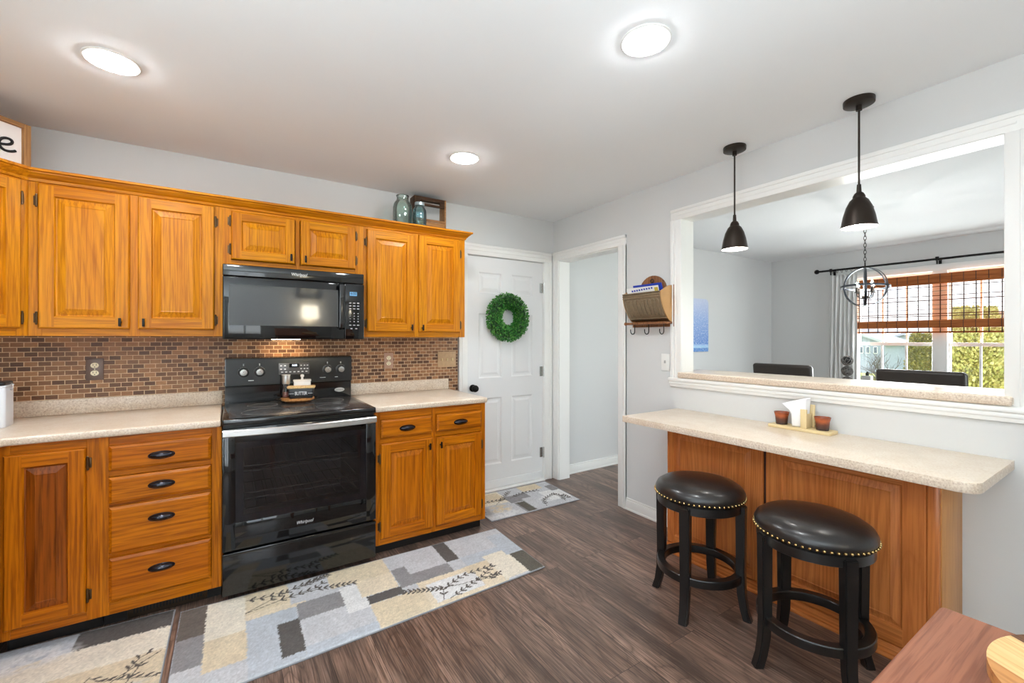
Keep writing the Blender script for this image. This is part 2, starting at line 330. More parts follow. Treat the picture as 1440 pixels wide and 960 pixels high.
def floor_mat():
    m, t, p = nodes('dark_oak_vinyl_plank'); tc = N(t, 'ShaderNodeTexCoord')
    sp = N(t, 'ShaderNodeSeparateXYZ'); L(t, tc.outputs['Object'], sp.inputs[0])
    cb = N(t, 'ShaderNodeCombineXYZ'); L(t, sp.outputs[1], cb.inputs[0]); L(t, sp.outputs[0], cb.inputs[1])
    br = N(t, 'ShaderNodeTexBrick', Scale=1.0); br.offset = .37; br.offset_frequency = 2
    br.inputs['Brick Width'].default_value = 1.22; br.inputs['Row Height'].default_value = .178; br.inputs['Mortar Size'].default_value = .0009; br.inputs['Mortar Smooth'].default_value = 0
    br.inputs['Color1'].default_value = (0, 0, 0, 1); br.inputs['Color2'].default_value = (1, 1, 1, 1); br.inputs['Mortar'].default_value = (.5, .5, .5, 1)
    L(t, cb.outputs[0], br.inputs['Vector'])
    rnd = N(t, 'ShaderNodeSeparateColor'); L(t, br.outputs['Color'], rnd.inputs[0])
    off = N(t, 'ShaderNodeCombineXYZ'); L(t, mathn(t, 'MULTIPLY', rnd.outputs[0], 19.), off.inputs[0]); L(t, mathn(t, 'MULTIPLY', rnd.outputs[0], 37.), off.inputs[1]); L(t, mathn(t, 'MULTIPLY', rnd.outputs[0], 11.), off.inputs[2])
    ad = N(t, 'ShaderNodeVectorMath', operation='ADD'); L(t, tc.outputs['Object'], ad.inputs[0]); L(t, off.outputs[0], ad.inputs[1])
    def mp(x, y):
        q = N(t, 'ShaderNodeMapping'); q.inputs['Scale'].default_value = (x, y, 1); L(t, ad.outputs[0], q.inputs['Vector']); return q.outputs[0]
    n1 = N(t, 'ShaderNodeTexNoise', Scale=1, Detail=1.5, Roughness=.45, Distortion=.3); L(t, mp(6.5, 1.3), n1.inputs['Vector'])
    rg = mathn(t, 'FRACT', mathn(t, 'MULTIPLY', n1.outputs['Fac'], 16))
    n2 = N(t, 'ShaderNodeTexNoise', Scale=1, Detail=4, Roughness=.65); L(t, mp(170, 5), n2.inputs['Vector'])
    n3 = N(t, 'ShaderNodeTexNoise', Scale=1, Detail=2); L(t, mp(7, .9), n3.inputs['Vector'])
    base = ramp(t, n3.outputs['Fac'], [(.3, lin(86, 70, 62)), (.52, lin(138, 112, 98)), (.72, lin(170, 140, 123))])
    rl = ramp(t, rg, [(0, (1, 1, 1, 1)), (.15, (.3, .3, .3, 1)), (.5, (0, 0, 0, 1)), (1, (.6, .6, .6, 1))])
    c = mixc(t, mathn(t, 'MULTIPLY', rl, .75), base, lin(74, 58, 50))
    po = ramp(t, n2.outputs['Fac'], [(.38, (1, 1, 1, 1)), (.55, (0, 0, 0, 1))]); c = mixc(t, mathn(t, 'MULTIPLY', po, .8), c, lin(66, 52, 45))
    hi = ramp(t, n2.outputs['Fac'], [(.56, (0, 0, 0, 1)), (.72, (1, 1, 1, 1))]); c = mixc(t, mathn(t, 'MULTIPLY', hi, .3), c, lin(188, 164, 148))
    pl = ramp(t, rnd.outputs[0], [(0, (.86, .86, .87, 1)), (1, (1.1, 1.07, 1.04, 1))]); c = mixc(t, 1.0, c, pl, 'MULTIPLY')
    c = mixc(t, br.outputs['Fac'], c, lin(44, 34, 30))
    L(t, c, p.inputs['Base Color']); p.inputs['Roughness'].default_value = .34
    b = N(t, 'ShaderNodeBump', Strength=.15, Distance=.001); L(t, n2.outputs['Fac'], b.inputs['Height']); L(t, b.outputs[0], p.inputs['Normal'])
    return m
floor_m = floor_mat()
def vcol_mat(name, rough=.95, bump=0):
    m, t, p = nodes(name); a = N(t, 'ShaderNodeVertexColor'); a.layer_name = 'Col'; L(t, a.outputs[0], p.inputs['Base Color']); p.inputs['Roughness'].default_value = rough; p.inputs['Specular IOR Level'].default_value = .15
    if bump:
        tc = N(t, 'ShaderNodeTexCoord'); nz = N(t, 'ShaderNodeTexNoise', Scale=420, Detail=2); L(t, tc.outputs['Object'], nz.inputs['Vector'])
        b = N(t, 'ShaderNodeBump', Strength=bump, Distance=.004); L(t, nz.outputs['Fac'], b.inputs['Height']); L(t, b.outputs[0], p.inputs['Normal'])
    return m
rug_m = vcol_mat('woven_rug_pile', bump=.7)
rug_edge = plain('grey_rug_binding', lin(150, 152, 158), .9, bump=.5, bscale=300)
def leaf_mat(name, a, b, c):
    m, t, p = nodes(name); g = N(t, 'ShaderNodeNewGeometry'); L(t, ramp(t, g.outputs['Random Per Island'], [(0, a), (.5, b), (1, c)]), p.inputs['Base Color']); p.inputs['Roughness'].default_value = .45; return m
box_leaf = leaf_mat('boxwood_leaf', lin(24, 84, 28), lin(48, 128, 46), lin(112, 172, 76))
arb_leaf = leaf_mat('golden_evergreen_leaf', lin(176, 172, 100), lin(212, 202, 126), lin(236, 222, 150))
bush_leaf = leaf_mat('dull_bush_leaf', lin(120, 116, 84), lin(150, 142, 98), lin(176, 160, 92))

# ------------------------------------------------------------ room shell
D, R, XL, YR, XW, CZ = 3.294, 2.607, -1.40, -2.2, 6.65, 2.44
T = .12
struct('floor', MB().box(XL-.2, XW+.2, YR-.2, D+.2, -.1, 0), floor_m)
struct('ceiling', MB().box(XL-.2, R+.06, YR-.2, D+.2, CZ, CZ+.1), ceil_m)
struct('ceiling_dining', MB().box(R+.06, XW+.2, YR-.2, D+.2, CZ, CZ+.1), dceil_m)
# back wall with entry-door hole (X 1.68..2.49, z 0..2.045)
DX0, DX1, DZ = 1.68, 2.492, 2.045
mb = MB(); mb.box(XL-.12, DX0, D, D+.14, 0, CZ); mb.box(DX0, DX1, D, D+.14, DZ, CZ); mb.box(DX1, XW+.12, D, D+.14, 0, CZ); mb.box(DX0, DX1, D+.10, D+.14, 0, DZ)
struct('wall_back', mb, wall_m)
# partition wall on the right: doorway + pass-through
OY0, OY1, OZ0, OZ1 = .394, 1.88, 1.06, 2.145
PY0, PY1, PZ = 2.452, 3.212, 2.062
mb = MB(); mb.box(R, R+T, PY1, D, 0, CZ); mb.box(R, R+T, PY0, PY1, PZ, CZ); mb.box(R, R+T, OY1, PY0, 0, CZ)
mb.box(R, R+T, OY0, OY1, 0, OZ0); mb.box(R, R+T, OY0, OY1, OZ1, CZ); mb.box(R, R+T, YR, OY0, 0, CZ)
struct('wall_right', mb, wall_m)
# left wall with patio window, rear wall with window plus an opening added for dining fill light
mb = MB(); mb.box(XL-.12, XL, .6, D, 0, CZ); mb.box(XL-.12, XL, YR, -1.3, 0, CZ); mb.box(XL-.12, XL, -1.3, .6, 2.15, CZ); mb.box(XL-.12, XL, -1.3, .6, 0, .2)
struct('wall_left', mb, wall_m)
mb = MB(); mb.box(XL-.12, -1.32, YR-.12, YR, 0, CZ); mb.box(-.12, 3.3, YR-.12, YR, 0, CZ); mb.box(5.3, XW+.12, YR-.12, YR, 0, CZ); mb.box(3.3, 5.3, YR-.12, YR, 0, .2); mb.box(3.3, 5.3, YR-.12, YR, 2.1, CZ); mb.box(-1.32, -.12, YR-.12, YR, 0, .2); mb.box(-1.32, -.12, YR-.12, YR, 2.1, CZ)
struct('wall_rear', mb, wall_m)
def simple_window(name, M, w, h, nx=2):
    o = bpy.data.objects.new(name, None); COL.objects.link(o); o.matrix_world = M; o['kind'] = 'structure'
    f = MB()
    for a in (0, w-.05): f.box(a, a+.05, -.05, .05, 0, h)
    for a in (0, h-.05): f.box(.05, w-.05, -.05, .05, a, a+.05)
    for k in range(1, nx): f.box(w*k/nx-.03, w*k/nx+.03, -.04, .04, .05, h-.05)
    obj('window_frame', f, trim_m, o); obj('pane', MB().box(.05, w-.05, -.003, .003, .05, h-.05), pane_m, o)
    return o
simple_window('window_3', Matrix.Translation((XL-.06, -1.3, .2)) @ Matrix.Rotation(PI/2, 4, 'Z'), 1.9, 1.95)
simple_window('window_4', Matrix.Translation((-1.32, YR-.06, .2)), 1.2, 1.9)
simple_window('window_5', Matrix.Translation((3.3, YR-.06, .2)), 2.0, 1.9)  # unseen window, added so fill light reaches the dining room
# dining window wall with two windows
W1, W2, WZ0, WZ1 = (1.53, 2.29), (.695, 1.455), .44, 2.08
mb = MB(); mb.box(XW, XW+.14, 2.29, D, 0, CZ); mb.box(XW, XW+.14, YR, .695, 0, CZ); mb.box(XW, XW+.14, .695, 2.29, 0, WZ0); mb.box(XW, XW+.14, .695, 2.29, WZ1, CZ); mb.box(XW, XW+.14, 1.455, 1.53, WZ0, WZ1)
struct('wall_dining', mb, wall_m)
for i, (a, b) in enumerate((W1, W2)):
    o = bpy.data.objects.new('window_%d' % (i+1), None); COL.objects.link(o); o.location = (XW+.05, a, WZ0); o['kind'] = 'structure'
    w, h = b-a, WZ1-WZ0; mid = 1.262-WZ0
    for nm, z0, z1, x in (('lower_sash', 0, mid+.02, 0), ('upper_sash', mid-.02, h, .035)):
        f = MB()
        f.box(x-.015, x+.015, 0, .04, z0, z1); f.box(x-.015, x+.015, w-.04, w, z0, z1); f.box(x-.015, x+.015, .04, w-.04, z0, z0+.04); f.box(x-.015, x+.015, .04, w-.04, z1-.04, z1)
        for k in (1, 2): f.box(x-.008, x+.008, .04+(w-.08)*k/3-.009, .04+(w-.08)*k/3+.009, z0+.04, z1-.04)
        s_ = obj(nm, f, trim_m, o)
        obj('pane', MB().box(x-.002, x+.002, .04, w-.04, z0+.04, z1-.04), pane_m, s_)
mb = MB()
for a, b in ((2.28, 2.36), (1.43, 1.555), (.625, .705)): mb.box(XW-.018, XW+.03, a, b, WZ0-.02, WZ1+.0, .004)
mb.box(XW-.022, XW+.03, .61, 2.375, WZ1, WZ1+.075, .004); mb.box(XW-.06, XW+.03, .59, 2.395, WZ0-.045, WZ0-.02, .006); mb.box(XW-.018, XW, .625, 2.36, WZ0-.11, WZ0-.045, .004)
struct('trim_1', mb, trim_m)
# casings helper: profile strips
def casing_v(mb, face, a0, a1, z0, z1, axis, inner_hi):
    """vertical casing between a0..a1 along the wall; sits proud of plane 'face'; axis 'x' = wall along X facing -y ; 'y' = wall along Y facing -x"""
    def bx(p0, p1, t, zz0, zz1):
        if axis == 'x': mb.box(p0, p1, face-t, face, zz0, zz1, .003)
        else: mb.box(face-t, face, p0, p1, zz0, zz1, .003)
    w = a1-a0; bx(a0, a1, .014, z0, z1)
    if inner_hi: bx(a0, a0+w*.28, .020, z0, z1); bx(a0+w*.36, a0+w*.5, .017, z0, z1)
    else: bx(a1-w*.28, a1, .020, z0, z1); bx(a1-w*.5, a1-w*.36, .017, z0, z1)
def casing_h(mb, face, a0, a1, z0, z1, axis, up=True):
    def bx(t, zz0, zz1, e=0):
        if axis == 'x': mb.box(a0+e, a1-e, face-t, face, zz0, zz1, .003)
        else: mb.box(face-t, face, a0+e, a1-e, zz0, zz1, .003)
    h = z1-z0; bx(.0145, z0, z1)
    if up: bx(.0205, z1-h*.28, z1); bx(.0175, z0+h*.36, z0+h*.5, .05)
    else: bx(.0205, z0, z0+h*.28); bx(.0175, z0+h*.5, z0+h*.64)
mb = MB(); casing_v(mb, D, 1.602, DX0+.004, 0, 2.045, 'x', True); casing_v(mb, D, DX1-.004, 2.578, 0, 2.045, 'x', False); casing_h(mb, D, 1.602, 2.578, 2.04, 2.132, 'x')
mb.box(DX0-.0, DX0+.006, D, D+.10, 0, DZ); mb.box(DX1-.006, DX1, D, D+.10, 0, DZ); mb.box(DX0, DX1, D, D+.10, DZ-.006, DZ)
mb.box(DX0+.006, DX1-.006, D-.035, D+.09, 0, .014, .004)
struct('trim_2', mb, trim_m)
mb = MB(); casing_v(mb, R, PY0-.076, PY0+.004, 0, 2.062, 'y', True); casing_v(mb, R, PY1-.004, D-.004, 0, 2.062, 'y', False); casing_h(mb, R, PY0-.076, D-.004, 2.058, 2.138, 'y')
mb.box(R-.002, R+T+.002, PY0-.001, PY0+.012, 0, PZ-.012); mb.box(R-.002, R+T+.002, PY1-.012, PY1+.001, 0, PZ-.012); mb.box(R-.002, R+T+.002, PY0-.001, PY1+.001, PZ-.012, PZ+.001)
struct('trim_3', mb, trim_m)
mb = MB(); casing_v(mb, R, OY1-.002, OY1+.082, OZ0-.004, OZ1, 'y', False); casing_v(mb, R, OY0-.082, OY0+.002, OZ0-.004, OZ1, 'y', True); casing_h(mb, R, OY0-.082, OY1+.082, OZ1-.002, OZ1+.074, 'y')
mb.box(R-.002, R+T+.004, OY1-.002, OY1+.002, OZ0, OZ1); mb.box(R-.002, R+T+.004, OY0-.002, OY0+.002, OZ0, OZ1); mb.box(R-.002, R+T+.004, OY0, OY1, OZ1-.002, OZ1+.002)
mb.box(R-.016, R, OY0-.09, OY1+.09, .994, 1.055, .004); mb.box(R-.030, R, OY0-.10, OY1+.095, 1.032, 1.058, .008, 3); mb.box(R-.022, R, OY0-.095, OY1+.092, 1.012, 1.034, .005, 2)
struct('trim_4', mb, trim_m)
def baseb(mb, axis, face, a, b, sgn):
    for t, z0, z1 in ((.014, 0, .075), (.009, .075, .092), (.02, 0, .016)):
        if axis == 'y': mb.box(min(face, face+sgn*t), max(face, face+sgn*t), a, b, z0, z1, .003)
        else: mb.box(a, b, min(face, face+sgn*t), max(face, face+sgn*t), z0, z1, .003)
mb = MB(); baseb(mb, 'y', R, 1.79, PY0-.077, -1); baseb(mb, 'y', R, YR, .50, -1); struct('baseboard_right', mb, trim_m)
mb = MB(); baseb(mb, 'x', D, R+T, XW, -1); struct('baseboard_back', mb, trim_m)
mb = MB(); baseb(mb, 'y', XW, YR, D, -1); struct('baseboard_dining', mb, trim_m)
mb = MB(); baseb(mb, 'x', YR, .91, R, 1); struct('baseboard_rear', mb, trim_m)

# ---- entry door (six raised panels)
def six_panel(root, w, h, y0, y1, mat, handle=True):
    mb = MB(); mb.box(0, w, y0+.008, y1, .012, h)
    st, mid_, pw = .115, .105, (w-.115*2-.105)/2
    rows = [(.225, .81), (.985, 1.545), (1.72, 1.90)]
    xs = [(st, st+pw), (st+pw+mid_, w-st)]
    mb.box(0, st, y0, y0+.01, .012, h); mb.box(w-st, w, y0, y0+.01, .012, h); mb.box(st+pw, st+pw+mid_, y0, y0+.01, .012, h)
    zc = [.012]+[v for r in rows for v in r]+[h]
    for a, b in xs:
        for k in range(0, len(zc), 2): mb.box(a, b, y0, y0+.01, zc[k], zc[k+1])
        for z0, z1 in rows:
            lo = [(0, y0), (.012, y0+.009), (.022, y0+.009), (.045, y0+.003)]
            pr = None
            for i_, yy in lo:
                c = [Vector((a+i_, yy, z0+i_)), Vector((b-i_, yy, z0+i_)), Vector((b-i_, yy, z1-i_)), Vector((a+i_, yy, z1-i_))]
                if pr:
                    for q in range(4): mb.face((pr[q], pr[(q+1) % 4], c[(q+1) % 4], c[q]))
                pr = c
            mb.face(pr)
    obj('door_slab', mb, mat, root, ang=20)
dr = bpy.data.objects.new('door_1', None); COL.objects.link(dr); dr.location = (DX0+.008, D, 0); dr['kind'] = 'structure'
six_panel(dr, .796, 2.035, .012, .055, door_m)
k = MB(); k.lathe((.055, .010, .905), [(0, 0), (.031, 0), (.031, .006), (.012, .01), (.011, .03), (.026, .036), (.030, .05), (.026, .062), (0, .066)], 20, 0, Matrix.Rotation(PI/2, 4, 'X'))
tag(obj('door_knob', k, blackmetal, dr), 'round black door knob')
for z in (.26, 1.02, 1.80):
    hb = MB(); hb.cyl((.802, -.006, z-.05), (.802, -.006, z+.05), .007, n=10); hb.box(.765, .80, .006, .014, z-.045, z+.045)
    obj('hinge', hb, chrome, dr)
obj('kick_rail', MB().box(.01, .786, .002, .014, .02, .085, .002), door_m, dr)
d2 = bpy.data.objects.new('door_2', None); COL.objects.link(d2); d2.location = (.80, YR, 0); d2.rotation_euler = (0, 0, PI); d2['kind'] = 'structure'
six_panel(d2, .80, 2.035, -.03, 0, door_m)
c2 = MB(); c2.box(-.09, 0, -.02, 0, 0, 2.12); c2.box(.80, .89, -.02, 0, 0, 2.12); c2.box(0, .80, -.02, 0, 2.035, 2.12); obj('door_casing', c2, trim_m, d2)

# ------------------------------------------------------------ cabinets
def rings_panel(mb, x0, x1, z0, z1, loops, mats_v, mats_h, fill_mi):
    pr = None
    for li, (i_, d) in enumerate(loops):
        c = [Vector((x0+i_, -d, z0+i_)), Vector((x1-i_, -d, z0+i_)), Vector((x1-i_, -d, z1-i_)), Vector((x0+i_, -d, z1-i_))]
        if pr:
            for q in range(4): mb.face((pr[q], pr[(q+1) % 4], c[(q+1) % 4], c[q]), mats_h[li-1] if q in (0, 2) else mats_v[li-1])
        pr = c
    mb.face(pr, fill_mi)
def cab_door(root, x0, x1, z0, z1, mats, fw=.056, t=.020, name='door', y=0):
    mb = MB(); e = .007
    rings_panel(mb, x0, x1, z0, z1, [(0, 0), (0, .012), (.003, .017), (e, t)], [0]*3, [1]*3, 0) if False else None
    # edge
    pr = None
    for i_, d in [(0, 0), (0, .012), (.003, .0175), (e, t)]:
        c = [Vector((x0+i_, -d, z0+i_)), Vector((x1-i_, -d, z0+i_)), Vector((x1-i_, -d, z1-i_)), Vector((x0+i_, -d, z1-i_))]
        if pr:
            for q in range(4): mb.face((pr[q], pr[(q+1) % 4], c[(q+1) % 4], c[q]), 1 if q in (0, 2) else 0)
        pr = c
    a0, a1, b0, b1 = x0+e, x1-e, z0+e, z1-e; f0, f1, g0, g1 = x0+fw, x1-fw, z0+fw, z1-fw
    P = lambda x, z: Vector((x, -t, z))
    mb.face((P(a0, b0), P(f0, b0), P(f0, b1), P(a0, b1)), 0); mb.face((P(f1, b0), P(a1, b0), P(a1, b1), P(f1, b1)), 0)
    mb.face((P(f0, b0), P(f1, b0), P(f1, g0), P(f0, g0)), 1); mb.face((P(f0, g1), P(f1, g1), P(f1, b1), P(f0, b1)), 1)
    rings_panel(mb, x0, x1, z0, z1, [(fw, t), (fw+.005, t-.009), (fw+.010, t-.0095), (fw+.038, t-.001), (fw+.041, t-.0025)], [0, 2, 2, 2], [1, 2, 2, 2], 2)
    o = obj(name, mb, mats, root, ang=15)
    return o
def drawer_front(root, x0, x1, z0, z1, mats):
    mb = MB(); rings_panel(mb, x0, x1, z0, z1, [(0, 0), (0, .010), (.002, .013), (.013, .020)], [1]*3, [1]*3, 1)
    return obj('drawer', mb, mats, root, ang=15)
def hinge(par, x, z, side):
    mb = MB(); mb.cyl((x, -.012, z-.024), (x, -.012, z+.024), .0048, n=8); mb.box(x-.006+side*.006, x+.006+side*.006, -.004, 0, z-.022, z+.022, .001)
    for s_ in (-1, 1): mb.sph((x, -.012, z+s_*.027), .0048, n=8)
    obj('hinge', mb, hinge_m, par)
def tab_pull(par, x, z, y=-.02, name='pull'):
    mb = MB(); mb.box(x-.0055, x+.0055, y-.026, y-.018, z-.021, z+.021, .002); mb.cyl((x, y, z), (x, y-.02, z), .005, n=10);
    obj(name, mb, blackmetal, par)
def cup_pull(par, x, z, y=-.02):
    tb = bmesh.new(); bmesh.ops.create_uvsphere(tb, u_segments=32, v_segments=20, radius=1)
    cut = [f for f in tb.faces if f.calc_center_median().y > .02]; bmesh.ops.delete(tb, geom=cut, context='FACES')
    for v in tb.verts:
        zz = v.co.z*.0165; yy = min(0, v.co.y)*.024
        if zz < -.004: yy *= 1-.25*(-zz-.004)/.0125
        v.co = Vector((x+v.co.x*.048, y+yy, z+zz))
    m = MB(); m._add(tb, 0); m.tube([(x+.049*math.cos(2*PI*k/32), y-.001, z+.0172*math.sin(2*PI*k/32)) for k in range(32)], .0022, 6, closed=True)
    obj('cup_pull', m, pull_m, par)
def frame(root, x0, x1, z0, z1, stiles, rails, mats, name='face_frame'):
    """stiles: list of (xa,xb); rails: list of (za,zb) spanning between the stiles"""
    mb = MB()
    for a, b in stiles: mb.box(a, b, -.0002, .02, z0, z1, .0008, 1, 0)
    ss = sorted(stiles)
    for (a0, a1), (b0, b1) in zip(ss[:-1], ss[1:]):
        for za, zb in rails: mb.box(a1, b0, .0002, .02, za, zb, .0008, 1, 1)
    return obj(name, mb, mats, root)
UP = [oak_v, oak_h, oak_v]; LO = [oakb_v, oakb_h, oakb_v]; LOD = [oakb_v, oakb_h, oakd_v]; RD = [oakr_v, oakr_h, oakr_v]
YU, YB, UZ = 2.964, 2.655, 2.12
def carcass(root, x0, x1, y0, y1, z0, z1, m=oak_v):
    obj('carcass', MB().box(x0, x1, y0, y1, z0, z1, .001, 1), m, root)
# upper left pair
c = thing('upper_cabinet', 'tall honey oak upper cabinet with two raised doors, left of the microwave', 'cabinet', (-.79, YU, 1.339))
carcass(c, 0, .762, .02, .33, 0, .78)
frame(c, 0, .762, 0, .78, [(0, .045), (.36, .402), (.717, .762)], [(0, .045), (.70, .78)], UP)
d_ = cab_door(c, .034, .365, .036, .723, UP); hinge(d_, .029, .64, -1); hinge(d_, .029, .085, -1); tab_pull(d_, .330, .07)
d_ = cab_door(c, .396, .724, .036, .725, UP); hinge(d_, .729, .64, 1); hinge(d_, .729, .09, 1); tab_pull(d_, .422, .07)
# over the microwave
c = thing('upper_cabinet', 'short honey oak cabinet with two small doors above the microwave', 'cabinet', (-.028, YU, 1.745))
carcass(c, 0, .762, .02, .33, 0, .374)
frame(c, 0, .762, 0, .374, [(0, .042), (.372, .395), (.722, .762)], [(0, .03), (.30, .374)], UP)
d_ = cab_door(c, .041, .367, .033, .307, UP, fw=.05); hinge(d_, .036, .25, -1); hinge(d_, .036, .09, -1); tab_pull(d_, .345, .068)
d_ = cab_door(c, .399, .723, .033, .307, UP, fw=.05); hinge(d_, .728, .25, 1); hinge(d_, .728, .09, 1); tab_pull(d_, .424, .066)
# upper right pair
c = thing('upper_cabinet', 'tall honey oak upper cabinet with two doors, beside the white door', 'cabinet', (.734, YU, 1.337))
carcass(c, 0, .762, .02, .33, 0, .782)
frame(c, 0, .762, 0, .782, [(0, .045), (.36, .40), (.712, .762)], [(0, .045), (.70, .782)], UP)
d_ = cab_door(c, .036, .363, .036, .716, UP); hinge(d_, .031, .63, -1); hinge(d_, .031, .09, -1); tab_pull(d_, .338, .066)
d_ = cab_door(c, .394, .717, .036, .722, UP); hinge(d_, .722, .62, 1); hinge(d_, .722, .09, 1); tab_pull(d_, .418, .066)
# diagonal corner upper
c = thing('corner_cabinet', 'honey oak diagonal corner cabinet under the framed script sign', 'cabinet', (-.79-.3054, YU-.3054, 1.339), PI/4)
w = .4319
m_ = MB(); m_.prism([(0, .02), (w, .02), (w+.23, .24), (w/2, .645), (-.21, .235)], 0, .78); obj('carcass', m_, oak_v, c)
frame(c, 0, w, 0, .78, [(0, .045), (w-.045, w)], [(0, .045), (.70, .78)], UP)
d_ = cab_door(c, .034, w-.034, .036, .723, UP); hinge(d_, w-.029, .64, 1); hinge(d_, w-.029, .085, 1); tab_pull(d_, .06, .07)
# left wall upper (outside the frame, keeps the run going)
# crown moulding along the run
prof = [(0, 2.068), (.006, 2.07), (.010, 2.082), (.014, 2.084), (.022, 2.094), (.034, 2.104), (.036, 2.109), (.046, 2.112), (.047, 2.123), (0, 2.123)]
path = [(-1.16, YU-.37), (-.79, YU), (1.497, YU), (1.497, D-.002)]
def sweep(mb, path, prof, mi=0):
    nrm = []
    for a, b in zip(path[:-1], path[1:]):
        d = Vector((b[0]-a[0], b[1]-a[1])).normalized(); nrm.append(Vector((d.y, -d.x)))
    rows = []
    for i, p in enumerate(path):
        if i == 0: n = nrm[0]
        elif i == len(path)-1: n = nrm[-1]
        else:
            n = nrm[i-1]+nrm[i]; n = n/(n.dot(nrm[i]))
        rows.append([mb.bm.verts.new((p[0]+n.x*o_, p[1]+n.y*o_, z)) for o_, z in prof])
    for A, B in zip(rows[:-1], rows[1:]):
        for k in range(len(prof)-1):
            f = mb.bm.faces.new((A[k], B[k], B[k+1], A[k+1])); f.material_index = mi
    mb.bm.faces.new(rows[0][::-1]); mb.bm.faces.new(rows[-1])
mb = MB(); sweep(mb, path, prof)
tag(obj('crown_moulding', mb, oak_h, ang=25), 'stepped oak crown moulding along the tops of the upper cabinets', 'moulding')
# base cabinets
BZ, BT = .075, .884
def base(label, x0, w):
    c = thing('base_cabinet', label, 'cabinet', (x0, YB, 0))
    carcass(c, 0, w, .02, .632, BZ, BT-.002, oakb_v)
    obj('toe_kick', MB().box(.002, w-.002, .07, .09, 0, BZ), kick_m, c)
    return c
c = base('amber oak base cabinet with a single dark-panelled door, at the far left', -.79, .305)
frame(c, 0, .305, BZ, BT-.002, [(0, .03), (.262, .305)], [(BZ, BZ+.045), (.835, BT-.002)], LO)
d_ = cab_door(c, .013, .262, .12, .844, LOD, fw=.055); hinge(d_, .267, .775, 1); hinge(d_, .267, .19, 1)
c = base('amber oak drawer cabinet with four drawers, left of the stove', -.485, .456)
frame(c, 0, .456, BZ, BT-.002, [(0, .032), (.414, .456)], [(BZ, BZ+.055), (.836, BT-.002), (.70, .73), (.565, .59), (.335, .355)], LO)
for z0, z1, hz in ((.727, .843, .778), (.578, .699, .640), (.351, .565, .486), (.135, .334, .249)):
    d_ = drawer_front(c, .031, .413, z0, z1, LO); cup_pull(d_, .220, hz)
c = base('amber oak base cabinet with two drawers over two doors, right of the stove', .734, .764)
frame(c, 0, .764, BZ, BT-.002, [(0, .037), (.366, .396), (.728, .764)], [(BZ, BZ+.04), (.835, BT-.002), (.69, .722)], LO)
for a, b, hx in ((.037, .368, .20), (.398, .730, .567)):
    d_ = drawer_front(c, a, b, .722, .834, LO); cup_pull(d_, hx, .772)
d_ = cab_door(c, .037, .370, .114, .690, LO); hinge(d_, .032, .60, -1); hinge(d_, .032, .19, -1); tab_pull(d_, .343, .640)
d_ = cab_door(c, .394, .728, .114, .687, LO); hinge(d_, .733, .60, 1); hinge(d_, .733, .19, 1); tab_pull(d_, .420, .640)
# left-hand return (mostly outside the frame)
c = thing('base_cabinet', 'amber oak base cabinet along the left wall, beside the canister', 'cabinet', (-.815, 1.35, 0), PI/2)
carcass(c, 0, 1.29, .02, .58, BZ, BT-.002, oakb_v); obj('toe_kick', MB().box(0, 1.29, .07, .09, 0, BZ), kick_m, c)
frame(c, 0, 1.29, BZ, BT-.002, [(0, .04), (.62, .67), (1.25, 1.29)], [(BZ, BZ+.045), (.835, BT-.002)], LO)
for a, b in ((.03, .63), (.66, 1.26)): cab_door(c, a, b, .12, .844, LO)
# floor register in the toe kick
v = thing('vent_register', 'bronze slotted vent register in the toe kick under the drawers', 'vent', (-.40, YB+.07, 0))
mb = MB(); mb.box(0, .31, -.012, 0, .006, .068, .002); obj('frame', mb, rust_vent, v)
mb = MB()
for k in range(22): mb.box(.022+k*.0123, .029+k*.0123, -.0135, -.011, .024, .056)
obj('slots', mb, kick_m, v)
# worktops
def rounded_poly(pts, rad):
    """pts list of (x,y,r)"""
    out = []; n = len(pts)
    for i, (x, y, r) in enumerate(pts):
        if not r: out.append((x, y)); continue
        p = Vector((x, y)); a = (Vector(pts[i-1][:2])-p).normalized(); b = (Vector(pts[(i+1) % n][:2])-p).normalized()
        ang = a.angle(b); d = r/math.tan(ang/2); ce = p+(a+b).normalized()*(r/math.sin(ang/2))
        s0 = p+a*d-ce; s1 = p+b*d-ce; a0 = math.atan2(s0.y, s0.x); da = math.atan2(s1.y, s1.x)-a0
        while da > PI: da -= 2*PI
        while da < -PI: da += 2*PI
        for k in range(9): t_ = a0+da*k/8; out.append((ce.x+r*math.cos(t_), ce.y+r*math.sin(t_)))
    return out
YC = 2.628
def lam_top(mb, poly, z0, z1, bev=.010):
    mb.prism(poly, z0, z1, 0, bev, 3)
def edge_mats(o):
    for p in o.data.polygons:
        if abs(p.normal.z) < .6: p.material_index = 1
t_ = thing('worktop', 'beige laminate worktop left of the stove, holding the white canister', 'worktop', (-.79, YC, BT))
mb = MB(); lam_top(mb, rounded_poly([(-.608, .664, 0), (-.608, -1.30, 0), (.012, -1.30, .02), (.012, -.012, 0), (.024, 0, 0), (.757, 0, 0), (.757, .664, 0)], 0), 0, .035)
o = obj('slab', mb, [lam, lam_edge], t_); edge_mats(o)
obj('upstand', MB().box(-.608, .757, .644, .664, .035, .116, .003), lam_edge, t_)
t_ = thing('worktop', 'short beige laminate worktop right of the stove, ending by the door', 'worktop', (.734, YC, BT))
mb = MB(); lam_top(mb, rounded_poly([(.003, 0, 0), (.775, 0, .02), (.775, .664, 0), (.003, .664, 0)], 0), 0, .035)
o = obj('slab', mb, [lam, lam_edge], t_); edge_mats(o)
obj('upstand', MB().box(.003, .772, .644, .664, .035, .116, .003), lam_edge, t_)
tag(obj('backsplash', MB().box(0, 2.995, 0, .007, 0, .44), tile_m, loc=(XL, D-.007, .90)), 'brown brick-pattern mosaic tile backsplash behind the stove and worktops', 'backsplash')
